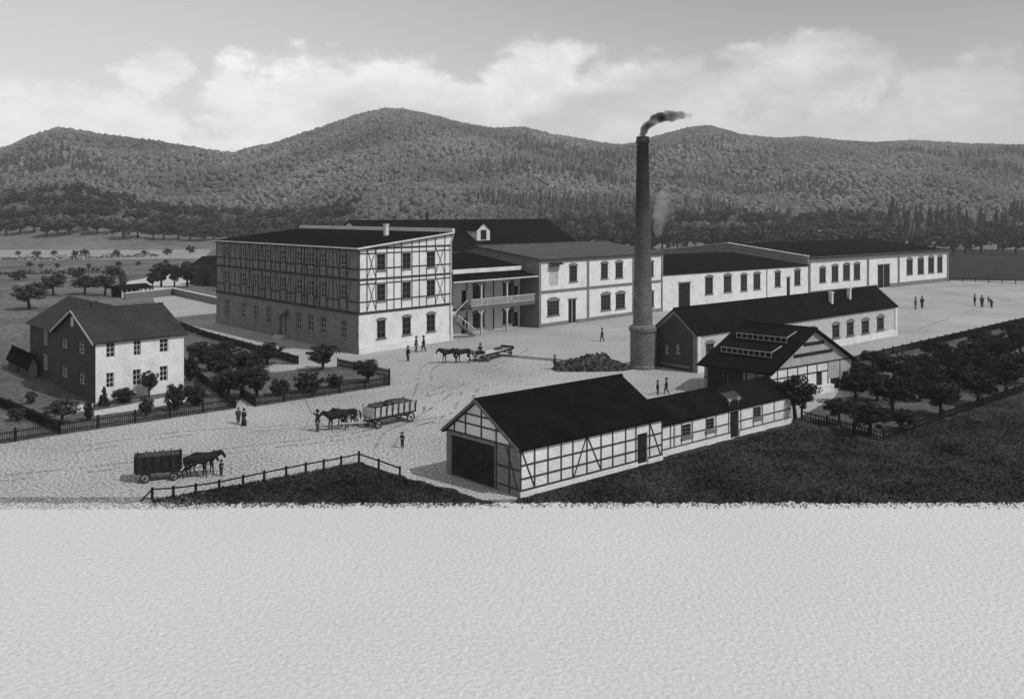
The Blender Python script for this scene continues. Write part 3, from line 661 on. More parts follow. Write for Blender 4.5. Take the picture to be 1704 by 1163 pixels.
# smoke
def smoke(name,pts,dens,c,label,seed,aniso=0.0):
    rnd=random.Random(seed); b=MB()
    bm=bmesh.new()
    P0=Vector(pts[0][0])
    dense=[]
    for i in range(len(pts)-1):
        for t in(0,.33,.66): 
            A=Vector(pts[i][0]);B=Vector(pts[i+1][0]); dense.append((A.lerp(B,t),pts[i][1]*(1-t)+pts[i+1][1]*t))
    dense.append((Vector(pts[-1][0]),pts[-1][1]))
    for p,r in dense:
        m=Matrix.Translation(p-P0+Vector((rnd.uniform(-.2,.2)*r,rnd.uniform(-.2,.2)*r,rnd.uniform(-.2,.2)*r)))@Matrix.Diagonal((r*rnd.uniform(.9,1.2),r,r*rnd.uniform(.8,1.1),1))
        bmesh.ops.create_icosphere(bm,subdivisions=2,radius=1,matrix=m)
    me=bpy.data.meshes.new(name); bm.to_mesh(me); bm.free()
    o=bpy.data.objects.new(name,me); col.objects.link(o); o.location=P0
    rm=o.modifiers.new('r','REMESH'); rm.mode='VOXEL'; rm.voxel_size=.14
    m=bpy.data.materials.new(name); m.use_nodes=True; n=m.node_tree.nodes; l=m.node_tree.links; n.remove(n['Principled BSDF'])
    v=n.new('ShaderNodeVolumePrincipled'); v.inputs['Color'].default_value=(c,c,c,1); v.inputs['Anisotropy'].default_value=aniso
    tc=n.new('ShaderNodeTexCoord'); t=n.new('ShaderNodeTexNoise'); t.inputs['Scale'].default_value=.9; t.inputs['Detail'].default_value=4; l.new(tc.outputs['Object'],t.inputs['Vector'])
    mr=n.new('ShaderNodeMapRange'); l.new(t.outputs['Fac'],mr.inputs[0]); mr.inputs[1].default_value=.36; mr.inputs[2].default_value=.66; mr.inputs[3].default_value=dens*.25; mr.inputs[4].default_value=dens
    # thin with distance from the stack
    sx=n.new('ShaderNodeSeparateXYZ'); l.new(tc.outputs['Object'],sx.inputs[0]); m2=n.new('ShaderNodeMapRange'); l.new(sx.outputs[0],m2.inputs[0]); m2.inputs[1].default_value=0; m2.inputs[2].default_value=pts[-1][0][0]-pts[0][0][0]+.01; m2.inputs[3].default_value=1; m2.inputs[4].default_value=.16
    mu=n.new('ShaderNodeMath'); mu.operation='MULTIPLY'; l.new(mr.outputs[0],mu.inputs[0]); l.new(m2.outputs[0],mu.inputs[1]); l.new(mu.outputs[0],v.inputs['Density'])
    l.new(v.outputs[0],n['Material Output'].inputs['Volume']); me.materials.append(m)
    tagp(o,label,'smoke',kind='stuff'); return o
def sp(x,y,Y): return ((x-CX)/F*Y,Y,HC-(y-HY)/F*Y)
Yc=cy[1]
smoke('smoke',[((cy[0],Yc,26.9),.42),(sp(1072,216,Yc),.42),(sp(1079,207,Yc),.5),(sp(1090,200,Yc),.62),(sp(1106,196,Yc-1),.7),(sp(1124,192,Yc-2),.65),(sp(1146,192,Yc-3),.4)],5.5,.012,'dark smoke drifting right from the top of the tall chimney',3)
vp=G(1120,520); vY=165
smoke('steam',[(sp(1094,392,vY),.5),(sp(1096,375,vY),1.2),(sp(1101,355,vY),1.8),(sp(1108,335,vY),1.9),(sp(1114,315,vY),1.3)],.32,.95,'faint pale steam rising behind the tall chimney',5)
# ------------------------------------------------------------------ coal heap
hp=G(984,612); bm=bmesh.new(); bmesh.ops.create_grid(bm,x_segments=70,y_segments=44,size=1)
for v in bm.verts:
    x,y=v.co.x,v.co.y; r=math.hypot(x,y); ang=math.atan2(y,x)
    e=1-r**1.6*(1+.25*math.sin(3*ang+1)); h=max(e,0)
    nz=noise.noise(Vector((x*5,y*4,2)))*.42+noise.noise(Vector((x*14,y*11,5)))*.34
    z=1.55*h*(.9+.5*noise.noise(Vector((x*2.2,3,y*2.2))))+nz*min(1,h*4)
    v.co=(x*4.7+.2*nz,y*2.9,max(z,0)-.02 if h>0 else -.25)
me=bpy.data.meshes.new('coal_heap'); bm.to_mesh(me); bm.free(); me.materials.append(MATS['coal']); o=bpy.data.objects.new('coal_heap',me); col.objects.link(o); o.location=(hp[0],hp[1],0); o.rotation_euler=(0,0,.25)
tagp(o,'long heap of black coal on the yard left of the chimney foot','coal heap')
bm=bmesh.new(); rnd=random.Random(9)
for k in range(260):
    a=rnd.uniform(0,6.28); r=rnd.random()**.5*1.0; x,y=math.cos(a)*r,math.sin(a)*r; s=rnd.uniform(.06,.2)
    m=Matrix.Translation((x*4.6,y*2.8,max(0,1.45*(1-r**1.6))*.95))@Matrix.Rotation(rnd.uniform(0,6),4,(rnd.random(),rnd.random(),.5))@Matrix.Diagonal((s,s*.8,s*.6,1)); bmesh.ops.create_icosphere(bm,subdivisions=1,radius=1,matrix=m)
me=bpy.data.meshes.new('coal_lumps'); bm.to_mesh(me); bm.free(); me.materials.append(MATS['coal']); c=bpy.data.objects.new('coal_lumps',me); col.objects.link(c); c.parent=o; c['kind']='stuff'
# ------------------------------------------------------------------ ground
def sheet(name,poly,z,m,px=True,sub=0,ragged=0,kind='structure',label=None):
    P=[G(*p) if px else p for p in poly]
    if ragged:
        Q=[]; 
        for i in range(len(P)):
            A=Vector(P[i]);B=Vector(P[(i+1)%len(P)]); L=(B-A).length; k=max(1,int(L/ragged)); nn=Vector((-(B-A).y,(B-A).x)).normalized() if L>0 else Vector((0,0))
            for j in range(k):
                q=A.lerp(B,j/k); Q.append(tuple(q+nn*(noise.noise(Vector((q.x*.9,q.y*.9,z*100)))*.45+noise.noise(Vector((q.x*3,q.y*3,1)))*.32+noise.noise(Vector((q.x*9,q.y*9,1)))*.15)))
        P=Q
    bm=bmesh.new(); vs=[bm.verts.new((p[0],p[1],0)) for p in P]; f=bm.faces.new(vs); f.normal_update()
    if f.normal.z<0: f.normal_flip()
    bmesh.ops.triangulate(bm,faces=[f])
    me=bpy.data.meshes.new(name); bm.to_mesh(me); bm.free(); me.materials.append(MATS[m])
    o=bpy.data.objects.new(name,me); col.objects.link(o); o.location=(0,0,z); o['kind']=kind
    if label: o['label']=label
    return o
sheet('ground',[(-2300,-60),(2300,-60),(2300,1900),(-2300,1900)],0,'field',px=False)
yard=[(-900,1050),(-420,798),(16,736),(99,724),(391,680),(401,662),(424,677),(648,642),(648,630),(560,610),(441,620),(400,618),(396,612),(440,606),(496,607),(340,562),(300,546),(262,520),(255,496),(290,492),(362,507),(420,500),(1103,480),(1578,464),(2100,470),(1990,483),(1690,542),(1417,607),(1390,660),(1330,694),(1316,706),(1101,762),(865,830),(742,834),(667,792),(597,768),(420,806),(240,838),(-200,880),(-600,1100)]
sheet('yard',yard,.004,'gravel')
pale=[(-60,20),(60,20)]+[(60-120*k/1,54.6) for k in(0,1)]
sheet('foreground_ground',[(-90,8),(90,8),(90,54.3),(-90,54.3)],.020,'pale_sand',px=False,ragged=.07)
sheet('lawn',[(1316,704),(1101,761),(865,829),(845,838),(1704+900,838),(2700,560),(2300,520),(1690,655),(1470,732),(1332,695)],.008,'lawn',ragged=.5)
sheet('lawn_corner',[(250,840),(420,806),(597,768),(667,792),(742,812),(840,842)],.016,'lawn',ragged=.4)
sheet('house_garden_ground',[(99,721),(391,677),(344,643),(306,612),(330,560),(296,540),(200,520),(-80,600),(-300,700),(-300,785)],.008,'garden_soil')
sheet('front_garden_ground',[(401,660),(424,674),(648,640),(648,629),(560,611),(441,621),(396,619),(440,605),(495,605),(340,563),(330,560),(310,612),(344,636)],.012,'garden_soil')
sheet('orchard_ground',[(1332,694),(1470,731),(1690,654),(2000,560),(2000,480),(1690,541),(1417,605),(1400,660),(1380,668)],.012,'orchard_soil')
sheet('garden_path',[(157,692),(157,684),(240,668),(306,655),(330,664),(244,680)],.012,'path')
sheet('terrace_path',[(110,690),(100,674),(155,672),(157,680)],.012,'path')
sheet('stubble_field',[(-500,438),(340,430),(362,404),(-500,408)],.004,'stubble')
sheet('meadow_strip',[(-500,440),(262,436),(200,470),(-500,478)],.004,'field')
sheet('far_meadow',[(1580,466),(2600,480),(2600,412),(1500,411)],.010,'dark_meadow')
sheet('pale_lot',[(205,470),(330,446),(360,450),(330,474),(205,490)],.008,'path')
rk=random.Random(5)
for i,pts in enumerate([[(60,760),(300,722),(520,705),(700,660),(830,610),(900,575)],[(-40,800),(200,775),(420,745),(640,712),(760,640)],[(690,690),(705,640),(712,612),(745,602),(800,598)],[(680,700),(760,690),(800,640),(960,640),(1060,650)],[(1160,640),(1300,600),(1500,560),(1660,505),(1760,485)],[(640,745),(655,720),(700,702),(740,700)]]):
    P=[Vector(G(*p)) for p in pts]; b=MB()
    def cr_(t):
        k=min(int(t),len(P)-2); f=t-k; p0=P[max(k-1,0)];p1=P[k];p2=P[k+1];p3=P[min(k+2,len(P)-1)]
        return .5*((2*p1)+(p2-p0)*f+(2*p0-5*p1+4*p2-p3)*f*f+(3*p1-p0-3*p2+p3)*f**3)
    n=260; T=[cr_((len(P)-1)*j/n) for j in range(n+1)]
    for off in(-.7,.7):
        for j in range(n):
            if noise.noise(Vector((j*.11,off*5,i)))<-.08 or rk.random()<.15: continue
            d=(T[j+1]-T[j]); nn=Vector((-d.y,d.x)).normalized(); w0=.10+.07*rk.random(); o_=off+rk.uniform(-.04,.04)
            b.face([(*(T[j]+nn*(o_-w0)),0),(*(T[j+1]+nn*(o_-w0)),0),(*(T[j+1]+nn*(o_+w0)),0),(*(T[j]+nn*(o_+w0)),0)])
    b.keep=True; q=b.build('wheel_ruts','track',loc=(0,0,.008+.0004*i)); q['kind']='structure'
# grass tufts along the lawn's ragged front edge
def tufts(name,n,fn,h,m,label,cat='grass',seed=1):
    r=np.random.default_rng(seed); V=np.zeros((n*3,3)); 
    c=np.array([fn(r) for _ in range(n)]); a=r.uniform(0,6.28,n); hh=h*r.uniform(.5,1.3,n); w=.03+.04*r.random(n)
    V[0::3,0]=c[:,0]-np.cos(a)*w; V[0::3,1]=c[:,1]-np.sin(a)*w
    V[1::3,0]=c[:,0]+np.cos(a)*w; V[1::3,1]=c[:,1]+np.sin(a)*w
    V[2::3,0]=c[:,0]+r.normal(0,.08,n); V[2::3,1]=c[:,1]+r.normal(0,.08,n); V[2::3,2]=hh
    me=bpy.data.meshes.new(name); me.vertices.add(n*3); me.vertices.foreach_set('co',V.ravel()); me.loops.add(n*3); me.loops.foreach_set('vertex_index',np.arange(n*3)); me.polygons.add(n); me.polygons.foreach_set('loop_start',np.arange(n)*3); me.polygons.foreach_set('loop_total',np.full(n,3)); me.update(); me.materials.append(MATS[m])
    o=bpy.data.objects.new(name,me); col.objects.link(o); o.location=(0,0,.01); tagp(o,label,cat,kind='stuff')
def inlawn(x,y):
    # right of barn front wall / below low range
    p=(x/y*F+CX, HY+F*HC/y)
    if p[0]<865: return False
    yl=829-(p[0]-865)*.268 if p[0]<1316 else (704+ (p[0]-1332)*.27 if p[0]<1470 else 733-(p[0]-1470)*.35)
    return p[1]>yl+2
def fl(r):
    while True:
        x,y=r.uniform(0,60),53.0+26*r.random()**1.4
        if r.random()<max(0,(54.8-y)/1.7)**.6: continue
        if inlawn(x,y) : return(x,y)
tufts('grass',60000,fl,.13,'lawn','dark rough grass of the big lawn in front of the barn')
def fl2(r):
    while True:
        px_=r.uniform(250,850); py=768+80*r.random()**.8
        if r.random()<max(0,(py-832)/15)**.6: continue
        if px_<597: t=832-(px_-240)*.18
        elif px_<667: t=768+(px_-597)*.34
        else: t=792+(px_-667)*.28
        if py>t+3: return G(px_,py)
tufts('grass',16000,fl2,.14,'lawn','dark rough grass inside the rail fence corner',seed=2)
tufts('pebbles',9000,lambda r:(r.uniform(-48,-18),53.0+2.4*r.random()**.7),.05,'track','loose dark pebbles strewn along the near edge of the yard',cat='pebbles',seed=4)
# ------------------------------------------------------------------ hills
SK=[(-1800,232),(-1300,215),(-800,240),(-400,225),(-150,262),(-60,262),(18,243),(50,226),(100,211),(150,218),(200,226),(250,232),(330,246),(390,256),(450,240),(520,216),(560,203),(600,190),(640,181),(670,182),(720,192),(760,203),(820,214),(870,214),(920,226),(980,238),(1030,242),(1060,238),(1100,225),(1150,213),(1180,212),(1230,225),(1290,231),(1340,229),(1400,235),(1450,239),(1520,234),(1560,237),(1620,240),(1700,243),(1900,225),(2300,240),(2800,215),(3500,235)]
sx=np.array([p[0] for p in SK],float); sy=np.array([p[1] for p in SK],float)
def ridge(px_):
    y=np.interp(px_,sx,sy); a=np.clip((px_-360)/120,0,1); a=a*a*(3-2*a); b_=np.clip((px_-1000)/200,0,1)
    Yr=900+230*a+90*b_
    return y,Yr
Y0=425.0
def terr(X,Y):
    px_=X/Y*F+CX; y,Yr=ridge(px_); zr=(HY-y+5)/F*Yr+HC-8
    t=(Y-Y0)/(Yr-Y0); tt=np.clip(t,0,1)
    g=tt**1.25*(1-.0*tt)
    g=g*(1+.0*tt)
    s=1/(1+np.exp(-(tt-.5)*0))
    z=zr*(.55*tt**1.15+.45*(3*tt**2-2*tt**3))
    back=np.clip(t-1,0,1)
    z=z*(1-back*1.3)
    nz=6*np.sin(X*.011+1.3)*np.sin(Y*.013+X*.004)+4*np.sin(X*.027+Y*.017)+2*np.sin(X*.06-Y*.045)
    z=z+nz*np.clip(tt*(1-tt)*4,0,1)*1.2
    return z-.6*(1-np.clip(t*8,0,1))
nc,nr=420,110
ks=np.linspace(-1.75,1.75,nc); ts=np.linspace(0,1.6,nr)
K,T=np.meshgrid(ks,ts); PX=K*F+CX; _,YR=ridge(PX); YY=Y0+T*(YR-Y0); XX=K*YY; ZZ=terr(XX,YY)
me=bpy.data.meshes.new('hills'); V=np.stack([XX,YY,ZZ],-1).reshape(-1,3)
idx=np.arange(nc*nr).reshape(nr,nc); Q=np.stack([idx[:-1,:-1],idx[:-1,1:],idx[1:,1:],idx[1:,:-1]],-1).reshape(-1,4)
def npmesh(me,V,Fc,smooth=False):
    k=Fc.shape[1]; n=len(Fc); me.vertices.add(len(V)); me.vertices.foreach_set('co',V.astype(np.float32).ravel()); me.loops.add(n*k); me.loops.foreach_set('vertex_index',Fc.astype(np.int32).ravel()); me.polygons.add(n); me.polygons.foreach_set('loop_start',np.arange(n,dtype=np.int32)*k); me.polygons.foreach_set('loop_total',np.full(n,k,np.int32)); me.polygons.foreach_set('use_smooth',np.full(n,smooth)); me.update(); 
npmesh(me,V,Q,True); me.materials.append(MATS['hill_soil']); o=bpy.data.objects.new('hills',me); col.objects.link(o); o['kind']='structure'
# forest crowns
def ico(sub):
    bm=bmesh.new(); bmesh.ops.create_icosphere(bm,subdivisions=sub,radius=1); V=np.array([v.co[:] for v in bm.verts]); Fc=np.array([[v.index for v in f.verts] for f in bm.faces]); bm.free(); return V,Fc
I1=ico(1); I2=ico(2)
def cone(n=7,lv=3):
    V=[];Fc=[]
    for l in range(lv):
        z0=.1+.28*l; r=1-.27*l; b0=len(V)
        for k in range(n): V.append((r*math.cos(6.283*k/n+l),r*math.sin(6.283*k/n+l),z0))
        V.append((0,0,z0+.55)); 
        for k in range(n): Fc.append((b0+k,b0+(k+1)%n,b0+n))
    return np.array(V),np.array(Fc)
CN=cone()
def scatter_mesh(name,P,base,rad,hs,tone,label,seed,jit=.28,cat='forest'):
    r=np.random.default_rng(seed); V0,F0=base; n=len(P); nv=len(V0)
    V=np.repeat(V0[None],n,0)*(1+r.normal(0,jit,(n,nv,1))*.8); V=V+r.normal(0,jit*.25,V.shape)
    a=r.uniform(0,6.28,n); c,s=np.cos(a)[:,None],np.sin(a)[:,None]; x=V[...,0]*c-V[...,1]*s; y=V[...,0]*s+V[...,1]*c
    V=np.stack([x*rad[:,None],y*rad[:,None],V[...,2]*hs[:,None]],-1)+P[:,None,:]
    Fc=(F0[None]+ (np.arange(n)*nv)[:,None,None]).reshape(-1,3)
    me=bpy.data.meshes.new(name); npmesh(me,V.reshape(-1,3),Fc)
    at=me.attributes.new('tone','FLOAT','POINT'); at.data.foreach_set('value',np.repeat(tone,nv).astype(np.float32))
    me.materials.append(MATS['forest_leaf']); o=bpy.data.objects.new(name,me); col.objects.link(o); tagp(o,label,cat,kind='stuff'); return o
rg=np.random.default_rng(4)
def sample(n,kmax,t0,t1):
    k=rg.uniform(-kmax,kmax,n*2); Yv=Y0+(rg.random(n*2))*(1250-Y0); w=Yv/1250; keep=rg.random(n*2)<w; k=k[keep];Yv=Yv[keep]
    _,Yr=ridge(k*F+CX); t=(Yv-Y0)/(Yr-Y0); m=(t>t0)&(t<t1); k=k[m];Yv=Yv[m]
    X=k*Yv; return X,Yv,t[m]
X,Yv,T=sample(70000,.95,.11,1.03)
pxs=X/Yv*F+CX
# sparser glades low on the slopes
g=np.sin(X*.02+Yv*.013)+np.sin(X*.011-Yv*.021+2); keep=g<99
X,Yv,T=X[keep],Yv[keep],T[keep]; Zt=terr(X,Yv)
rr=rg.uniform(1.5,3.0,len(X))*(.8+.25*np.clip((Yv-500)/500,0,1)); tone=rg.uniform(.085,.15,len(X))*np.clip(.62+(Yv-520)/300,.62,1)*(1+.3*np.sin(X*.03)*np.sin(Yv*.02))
near=Yv<640
scatter_mesh('forest',np.stack([X,Yv,Zt+2.2],-1)[near],I2,rr[near],rr[near]*1.05,tone[near],'far off mass of leafy woodland covering the lower hill slopes',11,.16)
scatter_mesh('forest',np.stack([X,Yv,Zt+2.4],-1)[~near],I1,rr[~near],rr[~near]*1.1,tone[~near],'far off mass of leafy woodland covering the upper hill slopes',12,.2)
# conifer rows (bands)
X,Yv,T=sample(26000,.95,.1,.8)
n1=np.sin(X*.012+.7)+.6*np.sin(X*.031)+np.sin(Yv*.035+X*.01)*1.6
keep=n1>1.35; X,Yv,T=X[keep],Yv[keep],T[keep]; Zt=terr(X,Yv)
hh=rg.uniform(5,10.5,len(X)); scatter_mesh('conifer_forest',np.stack([X,Yv,Zt],-1),CN,hh*.2,hh,rg.uniform(.045,.08,len(X)),'dark pointed conifers in bands across the lower hill slopes',13,.08)
# ------------------------------------------------------------------ trees
def crown_mesh(name,seed,nclump,nleaf,m,leaf=.07,shape='round'):
    """crown inside unit-ish ellipsoid centred (0,0,0) radius 1; leaf quads on clumps"""
    r=np.random.default_rng(seed); C=[]
    for k in range(nclump):
        d=r.normal(size=3); d/=np.linalg.norm(d); rad=r.uniform(.35,.95)
        if shape=='round': c=d*rad*np.array([1,1,.85]); cr=r.uniform(.14,.34)
        else:
            z=r.uniform(-1,.9); q=(1-(z+1)/2)**1.1*.8+.03; a=r.uniform(0,6.28); c=np.array([math.cos(a)*q*.7,math.sin(a)*q*.7,z]); cr=.07+q*.25
        C.append((c,cr))
    V=[];
    for c,cr in C:
        d=r.normal(size=(nleaf,3)); d/=np.linalg.norm(d,axis=1)[:,None]; p=c+d*cr*r.uniform(.6,1.08,(nleaf,1))*np.array([1,1,.8])
        nrm=d+r.normal(0,.55,(nleaf,3)); nrm/=np.linalg.norm(nrm,axis=1)[:,None]
        t=np.cross(nrm,r.normal(size=(nleaf,3))); t/=np.linalg.norm(t,axis=1)[:,None]; bt=np.cross(nrm,t); s=leaf*r.uniform(.6,1.3,(nleaf,1))
        V.append(np.stack([p-t*s,p-bt*s*.8,p+t*s,p+bt*s*.8],1))
    V=np.concatenate(V).reshape(-1,3); Fc=np.arange(len(V)).reshape(-1,4)
    me=bpy.data.meshes.new(name); npmesh(me,V,Fc); me.materials.append(MATS[m]); return me
def trunk_mesh(seed,h,limbs=5):
    """trunk from z=0 to crown centre h (crown radius 1)"""
    rnd=random.Random(seed); b=MB(); top=(rnd.uniform(-.1,.1),rnd.uniform(-.1,.1),h*.62)
    b.tube((0,0,-.05),(top[0]*.5,top[1]*.5,h*.35),.11,.085,8); b.tube((top[0]*.5,top[1]*.5,h*.35),top,.085,.07,8)
    for k in range(limbs):
        a=6.283*k/limbs+rnd.uniform(-.4,.4); e=(top[0]+math.cos(a)*.55,top[1]+math.sin(a)*.55,h*.62+rnd.uniform(.35,.75)); md=(top[0]+math.cos(a)*.25,top[1]+math.sin(a)*.25,h*.62+.2)
        b.tube(top,md,.055,.04,6); b.tube(md,e,.04,.015,6)
        e2=(md[0]+math.cos(a+.8)*.35,md[1]+math.sin(a+.8)*.35,md[2]+.35); b.tube(md,e2,.03,.012,5)
    o=b.build('trunk','bark'); d=o.data; bpy.data.objects.remove(o); return d
CR={}
for q,(nc_,nl,lf) in{'near':(64,90,.055),'far':(22,42,.12)}.items():
    for m in('leaf_dark','leaf_mid','leaf_far','leaf_black'):
        if q=='far' and m=='leaf_black' or q=='near' and m=='leaf_far': continue
        CR[q,m]=[crown_mesh('crown',31*s+len(m)+(5 if q=='far' else 0),nc_,nl,m,lf) for s in range(3)]
CR['cone']=[crown_mesh('crown',77+s,50,80,'leaf_dark',.06,'cone') for s in range(2)]
TR={True:[trunk_mesh(3,1.9),trunk_mesh(8,2.1,6)],False:[trunk_mesh(4,1.25,5)]}
rt=random.Random(21); TS=1.15
def tree(x,yb,hpx,wpx,label,m='leaf_dark',q='near',group=None,cat='tree',name='leafy_tree',world=None,tall=None,shape='round'):
    if world: X_,Y_,Z_=world; R=wpx/2; Hh=hpx
    else:
        X_,Y_=G(x,yb); Z_=0; s=F/Y_; R=wpx/2/s*TS; Hh=hpx/s*TS**.5
    shrub=cat=='shrub'
    r=empty(name,(X_,Y_,Z_),rt.uniform(0,6.28),label,cat,group)
    if shape=='cone':
        c=bpy.data.objects.new('crown',rt.choice(CR['cone'])); col.objects.link(c); c.parent=r; c.location=(0,0,Hh*.56); c.scale=(R*1.15,R*1.15,Hh*.46)
        t=MB(); return tr_(r,Hh*.6,.35*R)
    R_v=Hh/2*(1.0 if shrub else .78)   # vertical crown radius
    cz=Hh-R_v*.98
    c=bpy.data.objects.new('crown',rt.choice(CR[q,m])); col.objects.link(c); c.parent=r; c.location=(0,0,cz); c.scale=(R*.96,R*.96,R_v*1.05)
    td=TR[False][0] if shrub else rt.choice(TR[True])
    t=bpy.data.objects.new('trunk',td); col.objects.link(t); t.parent=r; th=1.25 if shrub else 2.0
    t.scale=(R,R,cz/th*1.0)
    return r
def tr_(r,h,w):
    b=MB(); b.tube((0,0,0),(0,0,h),w*.35,w*.1,7); b.build('trunk','bark',r); return r
# dwelling garden
tree(249,662,45,27,'round headed little tree before the middle window of the dwelling','leaf_dark')
tree(290,645,40,24,'round headed little tree at the right corner of the dwelling','leaf_dark')
tree(206,650,32,14,'small pointed fir standing against the white dwelling wall',shape='cone',name='fir_tree')
tree(173,677,32,20,'small pointed fir near the left corner of the white front',shape='cone',name='fir_tree')
tree(206,669,24,36,'wide low bush under the fir before the dwelling','leaf_dark',cat='shrub',name='bush')
tree(290,683,46,32,'tall bushy shrub inside the fence right of centre of the dwelling garden','leaf_dark',cat='shrub',name='bush')
tree(242,692,32,22,'small bush just inside the picket fence below the round tree','leaf_dark',cat='shrub',name='bush')
tree(326,674,36,40,'spreading bush in the right corner of the dwelling garden','leaf_dark',cat='shrub',name='bush')
tree(103,706,42,50,'pale topped small tree at the left front corner of the dwelling garden','leaf_mid')
tree(148,700,34,16,'narrow upright bush beside the garden fence near the left corner','leaf_dark',cat='shrub',name='bush')
tree(52,672,22,16,'tiny bush on the path side left of the dwelling','leaf_mid',cat='shrub',name='bush')
tree(318,634,46,26,'dark tall bush at the right hand wall of the dwelling','leaf_dark',cat='shrub',name='bush')
tree(28,700,22,26,'low bush at the extreme left edge of the picture','leaf_mid',cat='shrub',name='bush')
# garden between dwelling and mill
G2T=[(334,605,32,30),(365,640,50,34),(352,618,40,36),(382,662,42,36),(399,630,44,40),(427,662,50,42),(444,607,32,42),(375,598,28,26),(420,622,30,26),(404,648,32,30)]
for t in G2T: tree(t[0],t[1],t[2]*1.12,t[3]*1.25,'leafy fruit tree in the fenced garden between dwelling and mill','leaf_dark',group='fruit trees in the garden')
tree(467,658,28,32,'rounded bush in the left half of the fenced garden strip','leaf_dark',cat='shrub',name='bush')
tree(514,653,34,46,'broad bush in the middle of the fenced garden strip','leaf_dark',cat='shrub',name='bush')
tree(556,646,24,28,'low bush between the two big shrubs of the garden strip','leaf_dark',cat='shrub',name='bush')
tree(537,616,42,50,'large dense tree in front of the shaded side of the mill','leaf_dark')
tree(612,636,38,44,'dense shrub tree at the pointed right end of the garden','leaf_dark')
# orchard
tree(1324,700,72,64,'big round dark tree at the right end of the low range','leaf_black')
OT=[(1397,706,44,46),(1447,724,52,64),(1502,716,36,46),(1423,672,54,48),(1485,688,62,70),(1566,692,60,62),(1628,674,56,56),(1674,656,58,52),(1438,650,46,42),(1490,641,52,60),(1537,638,50,52),(1577,628,50,50),(1618,620,52,50),(1662,612,56,52),(1530,668,44,46),(1595,654,48,50),(1460,668,46,46),(1645,640,46,46),(1700,596,52,52),(1708,640,56,54),(1452,612,28,40),(1555,600,34,44),(1690,570,36,44),(1635,588,36,44),(1420,640,40,36),(1512,655,48,50),(1550,655,46,48),(1605,636,46,48)]
for t in OT: tree(*t,'dark fruit tree in the fenced orchard on the right','leaf_black',group='orchard trees')
# field trees at left
FT=[(49,515,44,50),(89,492,36,36),(141,490,32,38),(174,492,34,34)]
for t in FT: tree(*t,'bushy tree in the meadow behind the dwelling roof','leaf_mid',group='meadow trees behind the dwelling')
for t in[(268,478,40,34),(290,478,38,26),(312,478,42,36),(254,482,30,20)]: tree(*t,'tree of the dark clump left of the mill','leaf_dark',group='clump of trees left of the mill')
for t in[(31,466,16,26),(126,462,18,28),(186,460,18,28),(62,427,10,14),(125,428,12,13),(141,426,12,14),(194,428,13,12),(279,424,11,14),(317,422,14,14),(49,444,9,10),(95,446,8,9),(68,446,8,9),(148,446,8,9),(197,444,10,10),(276,440,9,9),(230,442,8,9),(30,425,8,9),(90,425,9,10),(240,424,8,9)]:
    tree(*t,'small round bush scattered over the left fields','leaf_mid',q='far',group='field bushes',cat='shrub',name='bush')
# wood edge below the hills, each tree its own thing (left rows then right rows)
def band(n,x0,x1,Ya,Yb,h0,h1,label,m,rows=4,group='trees along the foot of the hills'):
    for k in range(n):
        row=k%rows; px_=x0+(x1-x0)*(k//rows+.5*(row%2)+rt.uniform(-.2,.2))/(n/rows); Y_=Ya+(Yb-Ya)*(row+rt.uniform(-.2,.2))/max(rows-1,1)
        X_=(px_-CX)/F*Y_; Z_=float(terr(np.array([X_]),np.array([Y_]))[0]) if Y_>Y0 else 0
        h=rt.uniform(h0,h1); tree(0,0,h,h*rt.uniform(.95,1.25),label,m,q='far',group=group,world=(X_,Y_,max(Z_,0)-.1))
band(112,-10,600,462,565,8.5,11.5,'round leafy tree in the wood edge beyond the left fields','leaf_far')
band(84,925,1500,400,520,9,13,'leafy tree in the dark wood behind the factory roofs','leaf_far',rows=4,group='trees behind the factory')
band(20,1440,1720,380,450,9,13,'leafy tree behind the right end of the hall','leaf_far',rows=2,group='trees behind the hall')
tree(1614,416,40,52,'spreading tree with clear trunk on the far meadow beside the hall','leaf_mid',q='near')
tree(1662,417,48,44,'taller tree with forked trunk near the right edge on the far meadow','leaf_mid',q='near')
for k in range(46):
    px_=1480+k*5.0+rt.uniform(-5,5); Y_=rt.uniform(470,600); X_=(px_-CX)/F*Y_; h=rt.uniform(9,17); Z_=float(terr(np.array([X_]),np.array([Y_]))[0])
    tree(0,0,h,h*.36,'dark spruce in the row rising behind the far meadow',shape='cone',name='spruce_tree',group='spruces behind the far meadow',world=(X_,Y_,Z_+1))
def hedge(name,pts,label,h=1.4):
    P=[Vector(G(*p)) for p in pts]; r=np.random.default_rng(len(pts)*7+int(pts[0][1])); V=[]
    for i in range(len(P)-1):
        A,B=P[i],P[i+1]; L=(B-A).length; n=int(L*14); t=r.random(n); hh=h*(.75+.35*np.sin(t*L*.5)+.2*r.random(n))
        c=np.stack([A.x+(B.x-A.x)*t+r.normal(0,.35,n),A.y+(B.y-A.y)*t+r.normal(0,.35,n),r.random(n)*hh],-1)
        a=r.normal(size=(n,3));a/=np.linalg.norm(a,axis=1)[:,None]; b_=np.cross(a,r.normal(size=(n,3))); b_/=np.linalg.norm(b_,axis=1)[:,None]; s_=.28
        V.append(np.stack([c-a*s_,c-b_*s_,c+a*s_,c+b_*s_],1))
    V=np.concatenate(V).reshape(-1,3); V[:,0]-=P[0].x; V[:,1]-=P[0].y; me=bpy.data.meshes.new(name); npmesh(me,V,np.arange(len(V)).reshape(-1,4)); me.materials.append(MATS['leaf_dark']); o=bpy.data.objects.new(name,me); col.objects.link(o); o.location=(P[0].x,P[0].y,0); tagp(o,label,'hedge')
hedge('hedge',[(-200,434),(120,432),(262,427)],'low dark hedge line across the far left fields below the wood edge',1.6)
